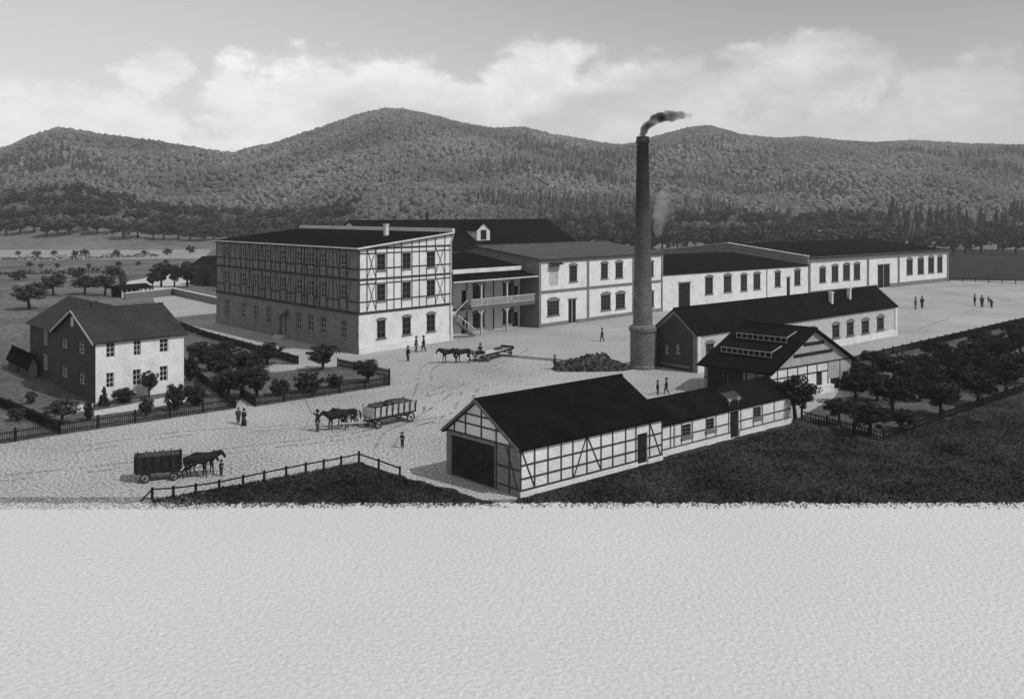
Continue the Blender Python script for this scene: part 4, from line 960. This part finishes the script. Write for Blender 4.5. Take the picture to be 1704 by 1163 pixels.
hedge('hedge',[(-200,459),(60,457),(198,453)],'nearer low hedge line crossing the left fields above the meadow trees',1.3)
hedge('hedge',[(200,453),(205,470),(204,490)],'short hedge running toward the low open shed in the left fields',1.0)
# ------------------------------------------------------------------ fences
def picket(name,pts,h,label,m='timber_dark',closed=False,gap=.17,px=True):
    P=[Vector(G(*p)) for p in pts]; r=empty(name,(P[0].x,P[0].y,0),0,label,'fence')
    rl=MB();pk=MB(); pm=None
    for i in range(len(P)-1):
        A=P[i]-P[0];B=P[i+1]-P[0];d=(B-A);L=d.length;d.normalize(); n=Vector((-d.y,d.x))
        off=.001*i
        for z in(h*.28,h*.78): rl.bar((A.x,A.y,z+off),(B.x,B.y,z+off),.05,.08)
        k=int(L/gap)
        for j in range(k):
            q=A+d*(j+.5)*gap-n*.05; pk.bar((q.x,q.y,.05),(q.x,q.y,h),.09,.025,up=(d.x,d.y,0))
        kp=max(1,int(L/2.6))
        for j in range(kp+(1 if i==len(P)-2 else 0)):
            q=A+d*L*j/kp
            if pm is None:
                b=MB(); b.box(-.07,.07,-.07,.07,0,h+.12); o=b.build('post',m,r); pm=o.data; o.location=(q.x,q.y,0)
            else:
                o=bpy.data.objects.new('post',pm); col.objects.link(o); o.parent=r; o.location=(q.x,q.y,0)
    rl.build('rails',m,r); pk.build('pickets',m,r); return r
picket('picket_fence',[(-140,763),(99,722),(391,679)],1.0,'dark picket fence along the road before the dwelling')
picket('picket_fence',[(391,679),(344,643),(312,618)],.9,'picket fence on the right side of the dwelling garden')
picket('picket_fence',[(99,722),(16,684),(-120,640)],1.0,'picket fence running back on the left side of the dwelling garden')
picket('picket_fence',[(401,661),(424,676),(648,641),(648,630),(562,611)],1.0,'picket fence around the pointed end of the garden facing the yard')
picket('picket_fence',[(496,606.5),(340,562),(300,546)],1.0,'picket fence along the lane beside the shaded mill wall')
picket('picket_fence',[(1418,606),(1560,572),(1690,541),(1990,481)],.95,'long dark fence between the yard and the orchard',gap=.24)
picket('picket_fence',[(1334,696),(1470,733),(1690,656),(2000,560)],.75,'low dark fence around the lawn side of the orchard',gap=.30)
picket('picket_fence',[(1580,468.5),(1690,473),(2000,486)],1.3,'dark fence closing the yard beyond the right end of the hall',gap=.35)
# rail fence
Zf=lambda x,y:(200+x/3.277,560+y/3.277)
PF=[Zf(*p) for p in((175,890),(290,882),(413,868),(540,848),(670,820),(785,795),(905,770),(1012,748),(1110,730),(1205,712),(1302,690),(1410,728),(1525,770))]
W_=[Vector(G(*p)) for p in PF]; r=empty('rail_fence',(W_[0].x,W_[0].y,0),0,'post and rail fence around the grass corner in the foreground','fence')
for i,w in enumerate(W_):
    h=1.0 if i not in(10,) else 1.1; b=MB(); q=w-W_[0]; b.box(-.07,.07,-.07,.07,0,h*.80); b.build('post','timber_dark',r,loc=(q.x,q.y,0))
b=MB()
for i in range(len(W_)-1):
    A=W_[i]-W_[0];B=W_[i+1]-W_[0]; b.bar((A.x,A.y,.66+.001*i),(B.x,B.y,.66+.001*i),.06,.09)
A=W_[0]-W_[0]; B=Vector(G(*Zf(110,905)))-W_[0]; b.bar((A.x,A.y,.66),(B.x,B.y,.1),.06,.09)
b.build('rail','timber_dark',r)
# ------------------------------------------------------------------ people
def skinned(name,verts,edges,m,parent=None,root=0,sub=1):
    me=bpy.data.meshes.new(name); me.from_pydata([v[:3] for v in verts],edges,[]); o=bpy.data.objects.new(name,me); col.objects.link(o)
    s=o.modifiers.new('skin','SKIN'); s.use_smooth_shade=True
    sd=me.skin_vertices[0].data if me.skin_vertices else None
    if sd is None:
        bm=bmesh.new(); bm.from_mesh(me); bm.verts.layers.skin.verify(); bm.to_mesh(me); bm.free(); sd=me.skin_vertices[0].data
    for i,v in enumerate(verts):
        rr_=v[3]; sd[i].radius=(rr_,rr_) if not isinstance(rr_,tuple) else rr_; sd[i].use_root=(i==root)
    ss=o.modifiers.new('sub','SUBSURF'); ss.levels=sub; ss.render_levels=sub
    me.materials.append(MATS[m]); o.parent=parent; return o
PZ={}
def figure(pose,female=False,coat='cloth_black',leg='cloth_dark',hat='hat'):
    """templates at scale 1 (1.75 m), facing -y"""
    J=dict(pel=(0,0,.95),wst=(0,0,1.08),chs=(0,.01,1.30),nk=(0,.0,1.48),hd=(0,-.02,1.60),tp=(0,-.01,1.70),
      sL=(.17,0,1.42),eL=(.24,.03,1.15),wL=(.24,-.06,.90),sR=(-.17,0,1.42),eR=(-.24,.03,1.15),wR=(-.24,-.06,.90),
      hL=(.09,0,.90),kL=(.10,-.02,.50),aL=(.10,.03,.09),tL=(.11,-.13,.03),hR=(-.09,0,.90),kR=(-.10,-.02,.50),aR=(-.10,.03,.09),tR=(-.11,-.13,.03))
    if pose=='walk': J.update(kL=(.10,-.20,.55),aL=(.10,-.18,.10),tL=(.11,-.33,.05),kR=(-.10,.05,.50),aR=(-.10,.27,.13),tR=(-.11,.14,.03),wL=(.22,.12,.92),wR=(-.22,-.2,.95))
    if pose=='whip': J.update(eR=(-.36,-.12,1.36),wR=(-.42,-.30,1.52))
    if pose=='carry': J.update(eL=(.25,-.02,1.16),wL=(.12,-.25,1.12),eR=(-.25,-.02,1.16),wR=(-.12,-.25,1.12))
    if pose=='sit': J.update({k:(v[0],v[1],v[2]-.45) for k,v in J.items()}); J.update(kL=(.13,-.42,.48),aL=(.13,-.45,.09),tL=(.14,-.6,.03),kR=(-.13,-.42,.48),aR=(-.13,-.45,.09),tR=(-.14,-.6,.03),wL=(.14,-.36,.72),wR=(-.14,-.36,.72),eL=(.25,-.05,.72),eR=(-.25,-.05,.72))
    if pose=='bend': 
        for k in('wst','chs','nk','hd','tp','sL','sR'): 
            x,y,z=J[k]; d=z-.95; J[k]=(x,y-d*.75,.95+d*.68)
        J.update(eL=(.22,-.42,.98),wL=(.14,-.5,.76),eR=(-.22,-.42,.98),wR=(-.14,-.5,.76))
    b=[J['pel']+(.10,),J['wst']+(.11,),J['chs']+(.13,),J['nk']+(.055,),J['hd']+(.095,),J['tp']+(.08,)]
    E=[(0,1),(1,2),(2,3),(3,4),(4,5)]
    hd=Vector(J['hd']); b.append((hd.x,hd.y-.11,hd.z,.022)); E.append((4,6))
    for s in'LR':
        i=len(b); b+=[J['s'+s]+(.06,),J['e'+s]+(.042,),J['w'+s]+(.028,)]; E+=[(2,i),(i,i+1),(i+1,i+2)]
        w=Vector(J['w'+s]);e=Vector(J['e'+s]); d=(w-e).normalized(); pm=w+d*.08; j=len(b); b.append(tuple(pm)+(.03,)); E.append((i+2,j))
        side=Vector((0,1,0)) if abs(d.y)<.7 else Vector((1,0,0)); sd=d.cross(side).cross(d).normalized()
        for f in range(4):
            o_=sd*(f-1.5)*.022; l=(.075,.09,.085,.065)[f]; k=len(b); b.append(tuple(pm+o_+d*.04)+(.010,)); b.append(tuple(pm+o_+d*(.04+l)+d.cross(sd)*.02)+(.008,)); E+=[(j,k),(k,k+1)]
        k=len(b); b.append(tuple(w+d*.03-sd*.05)+(.012,)); b.append(tuple(w+d*.08-sd*.06)+(.009,)); E+=[(i+2,k),(k,k+1)]
        i=len(b); b+=[J['h'+s]+(.085,),J['k'+s]+(.055,),J['a'+s]+(.035,),J['t'+s]+(.03,)]; E+=[(0,i),(i,i+1),(i+1,i+2),(i+2,i+3)]
    body=skinned('body',b,E,'skin')
    ps=[body]
    # coat
    c=[J['pel'][:2]+(J['pel'][2]-.16,(.23,.18)),J['wst']+((.21,.16),),J['chs']+((.25,.17),),tuple(Vector(J['chs']).lerp(Vector(J['nk']),.75))+(.085,)]; E=[(0,1),(1,2),(2,3)]
    for s in'LR':
        i=len(c); c+=[J['s'+s]+(.105,),J['e'+s]+(.08,),tuple(Vector(J['e'+s]).lerp(Vector(J['w'+s]),.92))+(.06,)]; E+=[(2,i),(i,i+1),(i+1,i+2)]
    ps.append(skinned('coat',c,E,coat,root=1))
    if female:
        q=MB(); x,y,z=J['wst']; q.lathe([(.30,.03),(.29,.3),(.22,.7),(.15,1.0),(.13,1.1)],14,(x,y,0)); ps.append(q.build('skirt',leg,smooth=True))
    else:
        c=[J['pel']+((.18,.15),)];E=[]
        for s in'LR':
            i=len(c); a=Vector(J['a'+s]); c+=[J['h'+s]+(.13,),J['k'+s]+(.105,),tuple(a+Vector((0,0,.03)))+(.08,)]; E+=[(0,i),(i,i+1),(i+1,i+2)]
        ps.append(skinned('trousers',c,E,leg))
    b2=MB()
    for s in'LR':
        a=Vector(J['a'+s]);t=Vector(J['t'+s]); b2.hexa([(a.x-.05,a.y+.06,t.z-.03),(a.x+.05,a.y+.06,t.z-.03),(t.x+.045,t.y-.04,t.z-.03),(t.x-.045,t.y-.04,t.z-.03),(a.x-.045,a.y+.05,a.z+.02),(a.x+.045,a.y+.05,a.z+.02),(t.x+.035,t.y-.02,t.z+.04),(t.x-.035,t.y-.02,t.z+.04)])
    ps.append(b2.build('shoes','leather'))
    t=Vector(J['tp']); q=MB(); q.lathe([(.105,-.12),(.122,-.05),(.11,.03),(.05,.085)],12,(t.x,t.y+.012,t.z)); ps.append(q.build('hair','leather',smooth=True))
    q=MB(); q.lathe([(.19,0),(.19,.02),(.115,.03),(.11,.13),(.08,.15)] if hat=='hat' else [(.13,-.02),(.135,.03),(.11,.09),(.04,.11)],14,(t.x,t.y,t.z+.005)); ps.append(q.build('hat',coat,smooth=True))
    return ps
def person(x,y,hpx,pose,face,label,female=False,coat='cloth_black',leg='cloth_dark',hat='hat',z=0,cap=(1.2,2.35),Hm=None,loc=None,group=None):
    key=(pose,female,coat,leg,hat)
    X_,Y_=loc if loc else G(x,y); Hm=Hm or min(max(hpx/ppm(y),cap[0]),cap[1]); s=Hm/1.85
    r=empty('person',(X_,Y_,z),math.radians(face),label,'person',group,scale=s)
    if key not in PZ:
        PZ[key]=figure(*key[:1],female=female,coat=coat,leg=leg,hat=hat)
        for p in PZ[key]: p.parent=r
    else:
        for p in PZ[key]: dup(p,r)
    return r
person(679,601,26,'stand',-40,'man in dark coat alone in front of the mill gable, left of two others')
person(692.5,586,27,'stand',80,'left man of the pair talking beside the mill gable wall',coat='cloth_dark')
person(705,585,27,'walk',-80,'right man of the pair talking beside the mill gable wall')
person(1002,568,23,'walk',-100,'man in dark clothes crossing the yard before the two storey building')
person(923,615,25,'carry',60,'man standing at the left end of the coal heap',coat='cloth_black')
person(1094.5,657,25,'stand',100,'left man of the two between chimney and barn roof',coat='cloth_dark')
person(1109,655,27,'walk',-100,'right man of the two between chimney and barn roof')
person(1523.5,515,27,'stand',50,'left man of the pair on the far yard before the hall',coat='cloth_dark')
person(1534.5,513,26,'stand',-60,'right man of the pair on the far yard before the hall')
person(1622,509,25,'carry',70,'man on the left of the three at the far right yard')
person(1634,511.5,26,'stand',-40,'man in the middle of the three at the far right yard',coat='cloth_dark')
person(1650,512,24,'bend',-80,'stooping man on the right of the three at the far right yard')
person(396.5,705,28,'stand',30,'bareheaded walker beside the woman near the garden gate',coat='cloth_dark',hat='cap')
person(406,708,29,'stand',-20,'woman in long dark skirt and wide hat near the garden gate',female=True,leg='cloth_black')
pw=person(528.5,718,35,'whip',-60,'carter holding up a whip before the horses of the loaded wagon',Hm=1.85)
person(669.5,745,27,'carry',-20,'small lone figure on the yard near the rail fence corner',coat='cloth_black')
person(368,792,25,'carry',60,'small man standing ahead of the dark team in the lower left',cap=(1.15,2))
# whip (held thing)
wx,wy=G(528.5,718); b=MB(); b.tube((0,0,0),(-.55,-.1,1.3),.025,.012,6); a_=math.radians(-60); hx,hy=-.45*math.cos(a_)+.38*math.sin(a_),-.45*math.sin(a_)-.38*math.cos(a_)
o=b.build('whip','timber_dark'); o.location=(wx+hx,wy+hy,1.45); tagp(o,'long whip held up by the carter','whip')
# ------------------------------------------------------------------ horses and wagons
def horse():
    r=empty('horse',(0,0,0),0,'x','horse')
    # facing -x
    v=[(.62,0,1.32,(.27,.29)),(.25,0,1.26,(.29,.31)),(-.25,0,1.24,(.29,.32)),(-.60,0,1.30,(.26,.29)),(-.92,0,1.42,(.19,.24)),(-1.18,0,1.52,(.14,.16)),(-1.32,0,1.48,(.12,.13)),(-1.46,0,1.24,(.09,.095)),(-1.52,0,1.10,(.07,.075)),(.82,0,1.28,(.18,.2))]
    E=[(0,1),(1,2),(2,3),(3,4),(4,5),(5,6),(6,7),(7,8),(0,9)]
    for s in(-1,1):
        i=len(v); st=.10*s
        v+=[(-.55,.14*s,1.0,.13),(-.56-st,.14*s,.78,.085),(-.60-st,.14*s,.48,.055),(-.58-st*1.3,.14*s,.14,.042),(-.64-st*1.3,.14*s,.05,.06)]; E+=[(3,i),(i,i+1),(i+1,i+2),(i+2,i+3),(i+3,i+4)]
        i=len(v)
        v+=[(.66,.15*s,1.02,.17),(.50+st,.15*s,.80,.10),(.78+st,.15*s,.52,.062),(.72+st*1.3,.15*s,.15,.045),(.66+st*1.3,.15*s,.05,.062)]; E+=[(0,i),(i,i+1),(i+1,i+2),(i+2,i+3),(i+3,i+4)]
        i=len(v); v+=[(-1.22,.07*s,1.64,.03),(-1.22,.08*s,1.74,.012)]; E+=[(5,i),(i,i+1)]
    skinned('body',v,E,'horse_dark',r,root=1,sub=2)
    b=MB(); b.tube((.97,0,1.38),(1.10,0,1.1),.06,.09,8); b.tube((1.10,0,1.1),(1.12,0,.6),.09,.03,8); b.build('tail','leather',r,smooth=True)
    b=MB()
    for k in range(8):
        t=k/7; x=-.72-.46*t; z=1.56+.13*t; b.hexa([(x-.07,-.03,z-.22),(x+.08,-.03,z-.26),(x+.08,.03,z-.26),(x-.07,.03,z-.22),(x-.05,-.02,z+.04),(x+.06,-.02,z),(x+.06,.02,z),(x-.05,.02,z+.04)])
    b.build('mane','leather',r)
    b=MB()
    for k in range(16):
        a=6.283*k/16;a2=6.283*(k+1)/16; b.tube((-.72,.27*math.cos(a),1.32+.36*math.sin(a)),(-.72,.27*math.cos(a2),1.32+.36*math.sin(a2)),.04,.04,6)
    for s in(-1,1): b.bar((-.7,.30*s,1.2),(1.2,.34*s,.95),.04,.05)
    b.build('harness','leather',r)
    return r
hproto=horse(); hused=[False]
def put_horse(x,y,deg,s,label,m=None):
    X_,Y_=G(x,y)
    r=hproto if not hused[0] else copy_tree(hproto); hused[0]=True
    r.location=(X_,Y_,0); r.rotation_euler=(0,0,math.radians(deg)); r.scale=(s,)*3; r['label']=label; r['group']='draught horses'
    return r
put_horse(562,716,14,1.0,'near draught horse of the team drawing the loaded open wagon')
put_horse(578,711,14,1.0,'far draught horse of the team drawing the loaded open wagon')
put_horse(748,604,20,1.1,'leading draught horse of the team drawing the flat wagon near the mill')
put_horse(771,604,20,1.1,'second draught horse of the team drawing the flat wagon near the mill')
put_horse(326,795,188,.98,'near draught horse of the dark cart in the lower left')
put_horse(338,789,188,.98,'far draught horse of the dark cart in the lower left')
def wheel(parent,x,y,r_,m='timber_dark'):
    b=MB(); n=18
    for k in range(n):
        a=6.283*k/n;a2=6.283*(k+1)/n; c1,s1,c2,s2=math.cos(a),math.sin(a),math.cos(a2),math.sin(a2); ri=r_-.09
        b.hexa([(ri*c1,-.045,ri*s1),(r_*c1,-.045,r_*s1),(r_*c2,-.045,r_*s2),(ri*c2,-.045,ri*s2),(ri*c1,.045,ri*s1),(r_*c1,.045,r_*s1),(r_*c2,.045,r_*s2),(ri*c2,.045,ri*s2)])
    w=b.build('wheel',m,parent,loc=(x,y,r_))
    b=MB()
    for k in range(10): a=6.283*k/10; b.tube((0,0,0),((r_-.06)*math.cos(a),0,(r_-.06)*math.sin(a)),.03,.022,5)
    b.build('spokes','wood_pale',w); b=MB(); b.tube((0,-.12,0),(0,.12,0),.1,.1,10); b.build('hub','metal_dark',w)
def wagon(x,y,heading,L,Wd,kind,label,rw=.42):
    X_,Y_=G(x,y); r=empty('wagon',(X_,Y_,0),heading,label,'wagon')
    # local x from front (0) to rear (L)
    for px_,rr_ in((.5,rw*.85),(L-.7,rw)):
        for s in(-1,1): wheel(r,px_,s*Wd/2,rr_)
    b=MB(); b.box(.45,.58,-Wd/2,Wd/2,rw*.8,rw*.8+.1); b.box(L-.76,L-.64,-Wd/2,Wd/2,rw,rw+.1); b.box(.1,L-.1,-.08,.08,rw*.9+.12,rw*.9+.26); b.build('axle','timber_dark',r)
    b=MB(); b.tube((.3,0,rw),(-2.8,0,.85),.05,.04,8); b.build('shaft','wood_pale',r)
    zf=rw*1.7+.12
    if kind=='box':
        b=MB(); b.box(0,L,-Wd/2+.1,Wd/2-.1,zf,zf+.09); b.build('bed','timber_grey',r)
        b=MB()
        for s in(-1,1):
            y0=s*(Wd/2-.12)
            for z in(.15,.75): b.box(.0,L,y0-.03,y0+.03,zf+z,zf+z+.12)
            b.box(.02,L-.02,y0-.015,y0+.015,zf+.09,zf+.86)
        b.box(0,.06,-Wd/2+.1,Wd/2-.1,zf+.09,zf+.86); b.box(L-.06,L,-Wd/2+.1,Wd/2-.1,zf+.09,zf+.86); b.build('side_boards','wood_pale',r)
        for s in(-1,1):
            b=MB(); b.bar((.1,s*(Wd/2-.06),zf-.03),(L-.1,s*(Wd/2-.06),zf-.03),.07)
            for k in range(8): xx=.15+(L-.3)*k/7; b.bar((xx,s*(Wd/2-.07),zf-.02),(xx,s*(Wd/2+.06),zf+1.0),.075)
            b.build('stakes','timber_dark',r)
    elif kind=='flat':
        b=MB(); b.box(-.2,L,-Wd/2,Wd/2,zf,zf+.12); b.build('bed','wood_pale',r); b=MB(); b.box(-.25,L+.05,-Wd/2-.05,-Wd/2,zf-.05,zf+.14); b.box(-.25,L+.05,Wd/2,Wd/2+.05,zf-.05,zf+.14); b.box(L,L+.2,-Wd/2,Wd/2,zf+.02,zf+.35); b.build('edge_beam','timber_dark',r)
        b=MB(); b.box(-.1,.35,-.6,.6,zf+.122,zf+.45); b.build('seat','timber_dark',r)
    else:
        b=MB(); b.box(0,L,-Wd/2+.1,Wd/2-.1,zf,zf+.09); b.box(0,.05,-Wd/2+.1,Wd/2-.1,zf+.09,zf+1.0); b.box(L-.05,L,-Wd/2+.1,Wd/2-.1,zf+.09,zf+1.0)
        for s in(-1,1): b.box(.05,L-.05,s*(Wd/2-.12)-.03,s*(Wd/2-.12)+.03,zf+.09,zf+1.0)
        b.build('cart_box','board_dark',r)
        for s in(-1,1):
            b=MB(); b.bar((.1,s*(Wd/2-.06),zf-.03),(L-.1,s*(Wd/2-.06),zf-.03),.07)
            for k in range(6): xx=.15+(L-.3)*k/5; b.bar((xx,s*(Wd/2-.07),zf-.02),(xx,s*(Wd/2),zf+1.12),.065)
            b.build('stakes','timber_dark',r)
    return r,zf
def load(loc,rz,L,Wd,h,label,m,seed):
    bm=bmesh.new(); bmesh.ops.create_grid(bm,x_segments=30,y_segments=14,size=.5)
    for v in bm.verts:
        x,y=v.co.x,v.co.y; e=max(0,1-(abs(x)*2)**6)*max(0,1-(abs(y)*2)**4); v.co=(x*L,y*Wd,h*e*(.8+.4*noise.noise(Vector((x*4,y*3,seed))))+.12*noise.noise(Vector((x*14,y*8,seed)))*e)
    me=bpy.data.meshes.new('cargo'); bm.to_mesh(me); bm.free(); me.materials.append(MATS[m]); o=bpy.data.objects.new('cargo',me); col.objects.link(o); o.location=loc; o.rotation_euler=(0,0,rz); tagp(o,label,'cargo'); return o
def along(x,y,x2,y2): A=Vector(G(x,y));B=Vector(G(x2,y2)); d=B-A; return math.atan2(d.y,d.x)
h1=along(606,712,682,696); w,zf=wagon(612,712,h1,4.6,1.7,'box','open stake sided wagon heaped with a dark load behind two horses')
c,s=math.cos(h1),math.sin(h1); X_,Y_=G(612,712); load((X_+2.3*c,Y_+2.3*s,zf+.80),h1,4.4,1.4,.38,'dark heaped load filling the open stake sided wagon','coal',3)
h3=along(800,602,862,586); w,zf=wagon(798,602,h3,6.2,1.9,'flat','flat empty wagon with pale boards behind the team near the mill')
c,s=math.cos(h3),math.sin(h3); X_,Y_=G(798,602); 
person(0,0,0,'sit',-30,'driver seated on the front of the flat wagon',z=zf+.45-.46,loc=(X_+.15*c,Y_+.15*s),Hm=1.9)
load((X_+4.2*c,Y_+4.2*s,zf+.125),h3,1.3,.9,.3,'small dark bundle lying on the flat wagon','cloth_dark',6)
h2=along(300,797,228,803)
w,zf=wagon(303,793,h2+.05,3.0,1.5,'cart','dark boarded cart standing behind two horses in the lower left',rw=.34)
c,s=math.cos(h2+.05),math.sin(h2+.05); X_,Y_=G(303,793); load((X_+1.5*c,Y_+1.5*s,zf+.85),h2+.05,2.8,1.2,.3,'dark load rounded over the top of the boarded cart','cloth_dark',8)
# ------------------------------------------------------------------ haze
b=MB(); b.box(-2400,2400,-80,1950,-1.0,215); o=b.build('haze','plaster'); o.data.materials.clear()
m=bpy.data.materials.new('haze'); m.use_nodes=True; n=m.node_tree.nodes; n.remove(n['Principled BSDF']); v=n.new('ShaderNodeVolumePrincipled'); v.inputs['Color'].default_value=(.92,.92,.92,1); v.inputs['Density'].default_value=HAZE=.00026; v.inputs['Anisotropy'].default_value=.3
m.node_tree.links.new(v.outputs[0],n['Material Output'].inputs['Volume']); o.data.materials.append(m); o['kind']='stuff'; o['label']='thin pale haze over the valley'; o['category']='haze'
# ------------------------------------------------------------------ light
SUN=Vector((.88,-.475,0)).normalized(); EL=math.radians(49)
sd=Vector((SUN.x*math.cos(EL),SUN.y*math.cos(EL),math.sin(EL)))
L=bpy.data.lights.new('sun','SUN'); L.energy=3.2; L.angle=math.radians(.6); L.color=(1,.995,.985); lo=bpy.data.objects.new('sun',L); col.objects.link(lo); lo.rotation_euler=sd.to_track_quat('Z','Y').to_euler()
w=bpy.data.worlds.new('World'); scene.world=w; w.use_nodes=True; nt=w.node_tree; n=nt.nodes; l=nt.links
bg=n['Background']; bg.inputs['Strength'].default_value=.10
sk=n.new('ShaderNodeTexSky'); sk.sky_type='NISHITA'; sk.sun_disc=False; sk.sun_elevation=EL; sk.sun_rotation=math.atan2(SUN.x,SUN.y); sk.dust_density=2.0
bwn=n.new('ShaderNodeRGBToBW'); l.new(sk.outputs[0],bwn.inputs[0])
tc=n.new('ShaderNodeTexCoord'); sep=n.new('ShaderNodeSeparateXYZ'); l.new(tc.outputs['Generated'],sep.inputs[0])
def M(op,a,b_=None,c_=None,clamp=False):
    t=n.new('ShaderNodeMath'); t.operation=op; t.use_clamp=clamp
    for i,v_ in enumerate((a,b_,c_)):
        if v_ is None: continue
        if isinstance(v_,(int,float)): t.inputs[i].default_value=v_
        else: l.new(v_,t.inputs[i])
    return t.outputs[0]
def noise_(scale,detail,zs,off=0,rough=.55):
    mp=n.new('ShaderNodeMapping'); l.new(tc.outputs['Generated'],mp.inputs[0]); mp.inputs['Scale'].default_value=(1,1,zs); mp.inputs['Location'].default_value=(off,off*.7,0)
    t=n.new('ShaderNodeTexNoise'); l.new(mp.outputs[0],t.inputs['Vector']); t.inputs['Scale'].default_value=scale; t.inputs['Detail'].default_value=detail; t.inputs['Roughness'].default_value=rough; return t.outputs['Fac']
az=M('ARCTAN2',sep.outputs[0],sep.outputs[1]); hl=M('SQRT',M('ADD',M('MULTIPLY',sep.outputs[0],sep.outputs[0]),M('MULTIPLY',sep.outputs[1],sep.outputs[1]))); el=M('DIVIDE',sep.outputs[2],M('MAXIMUM',hl,.001))
n1=noise_(5,7,2.6,3.1); n2=noise_(13,6,2.0,1.2); n3=noise_(22,9,1.5,2.2,.65)
wob=M('MULTIPLY',M('SUBTRACT',n1,.5),.16)
wob2=M('MULTIPLY',M('SUBTRACT',n2,.5),.07)
def lobe(px_,py,rx,ry):
    # rounded cloud bank: returns 0..1
    a0=math.atan2(px_-CX,F); e0=(HY-py)/math.hypot(F,px_-CX)
    dx=M('DIVIDE',M('ADD',M('SUBTRACT',az,a0),wob),rx/F); dy=M('DIVIDE',M('ADD',M('SUBTRACT',el,e0),wob2),ry/F)
    d=M('ADD',M('MULTIPLY',dx,dx),M('MULTIPLY',dy,dy)); return M('SUBTRACT',1,M('SQRT',d),clamp=False)
cl=None
for a in((250,120,70,50),(120,230,220,90),(600,190,260,110),(430,170,110,75),(910,130,100,80),(1100,170,200,80),(1230,110,70,40),(1350,130,140,80),(1600,160,110,70),(1450,250,420,90),(-300,150,250,90),(2100,130,250,90),(780,190,120,70)):
    q=lobe(*a); cl=q if cl is None else M('MAXIMUM',cl,q)
def ss(v_,a,b_):
    t=n.new('ShaderNodeMapRange'); t.interpolation_type='SMOOTHSTEP'; l.new(v_,t.inputs[0]); t.inputs[1].default_value=a; t.inputs[2].default_value=b_; return t.outputs[0]
mask=ss(M('ADD',cl,M('MULTIPLY',M('SUBTRACT',n3,.5),1.0)),-.04,.36)
mask=M('MULTIPLY',mask,ss(M('ADD',n1,.0),.28,.60))
up=ss(el,.0,.30)  # 0 at horizon .. 1 overhead
SKYB=n.new('ShaderNodeMath')
base=M('MULTIPLY',bwn.outputs[0],1.0)
left=ss(M('MULTIPLY',az,-1),-.5,.55)   # paler haze bank toward the left
base2=M('ADD',M('MULTIPLY',base,.3),M('ADD',M('MULTIPLY',M('SUBTRACT',1,up),3.4),M('ADD',2.4,M('MULTIPLY',left,2.6))))
cloud=M('ADD',M('ADD',7.6,M('MULTIPLY',left,3.8)),M('MULTIPLY',M('SUBTRACT',n3,.5),5.0))
mx=M('ADD',M('MULTIPLY',base2,M('SUBTRACT',1,mask)),M('MULTIPLY',cloud,mask))
l.new(mx,bg.inputs['Color'])
# ------------------------------------------------------------------ camera
cam=bpy.data.cameras.new('camera'); co=bpy.data.objects.new('camera',cam); col.objects.link(co); co.location=(0,0,HC); co.rotation_euler=(math.radians(90),0,0)
cam.sensor_width=36; cam.lens=F*36/1704; cam.shift_y=-(1163/2-HY)/1704; cam.clip_end=6000; cam.clip_start=.5
scene.camera=co
vs=scene.view_settings; vs.view_transform='Standard'; vs.look='None'; vs.gamma=1; vs.use_curve_mapping=False; vs.exposure=0
scene.cycles.max_bounces=5; scene.cycles.volume_bounces=0; scene.cycles.transparent_max_bounces=8
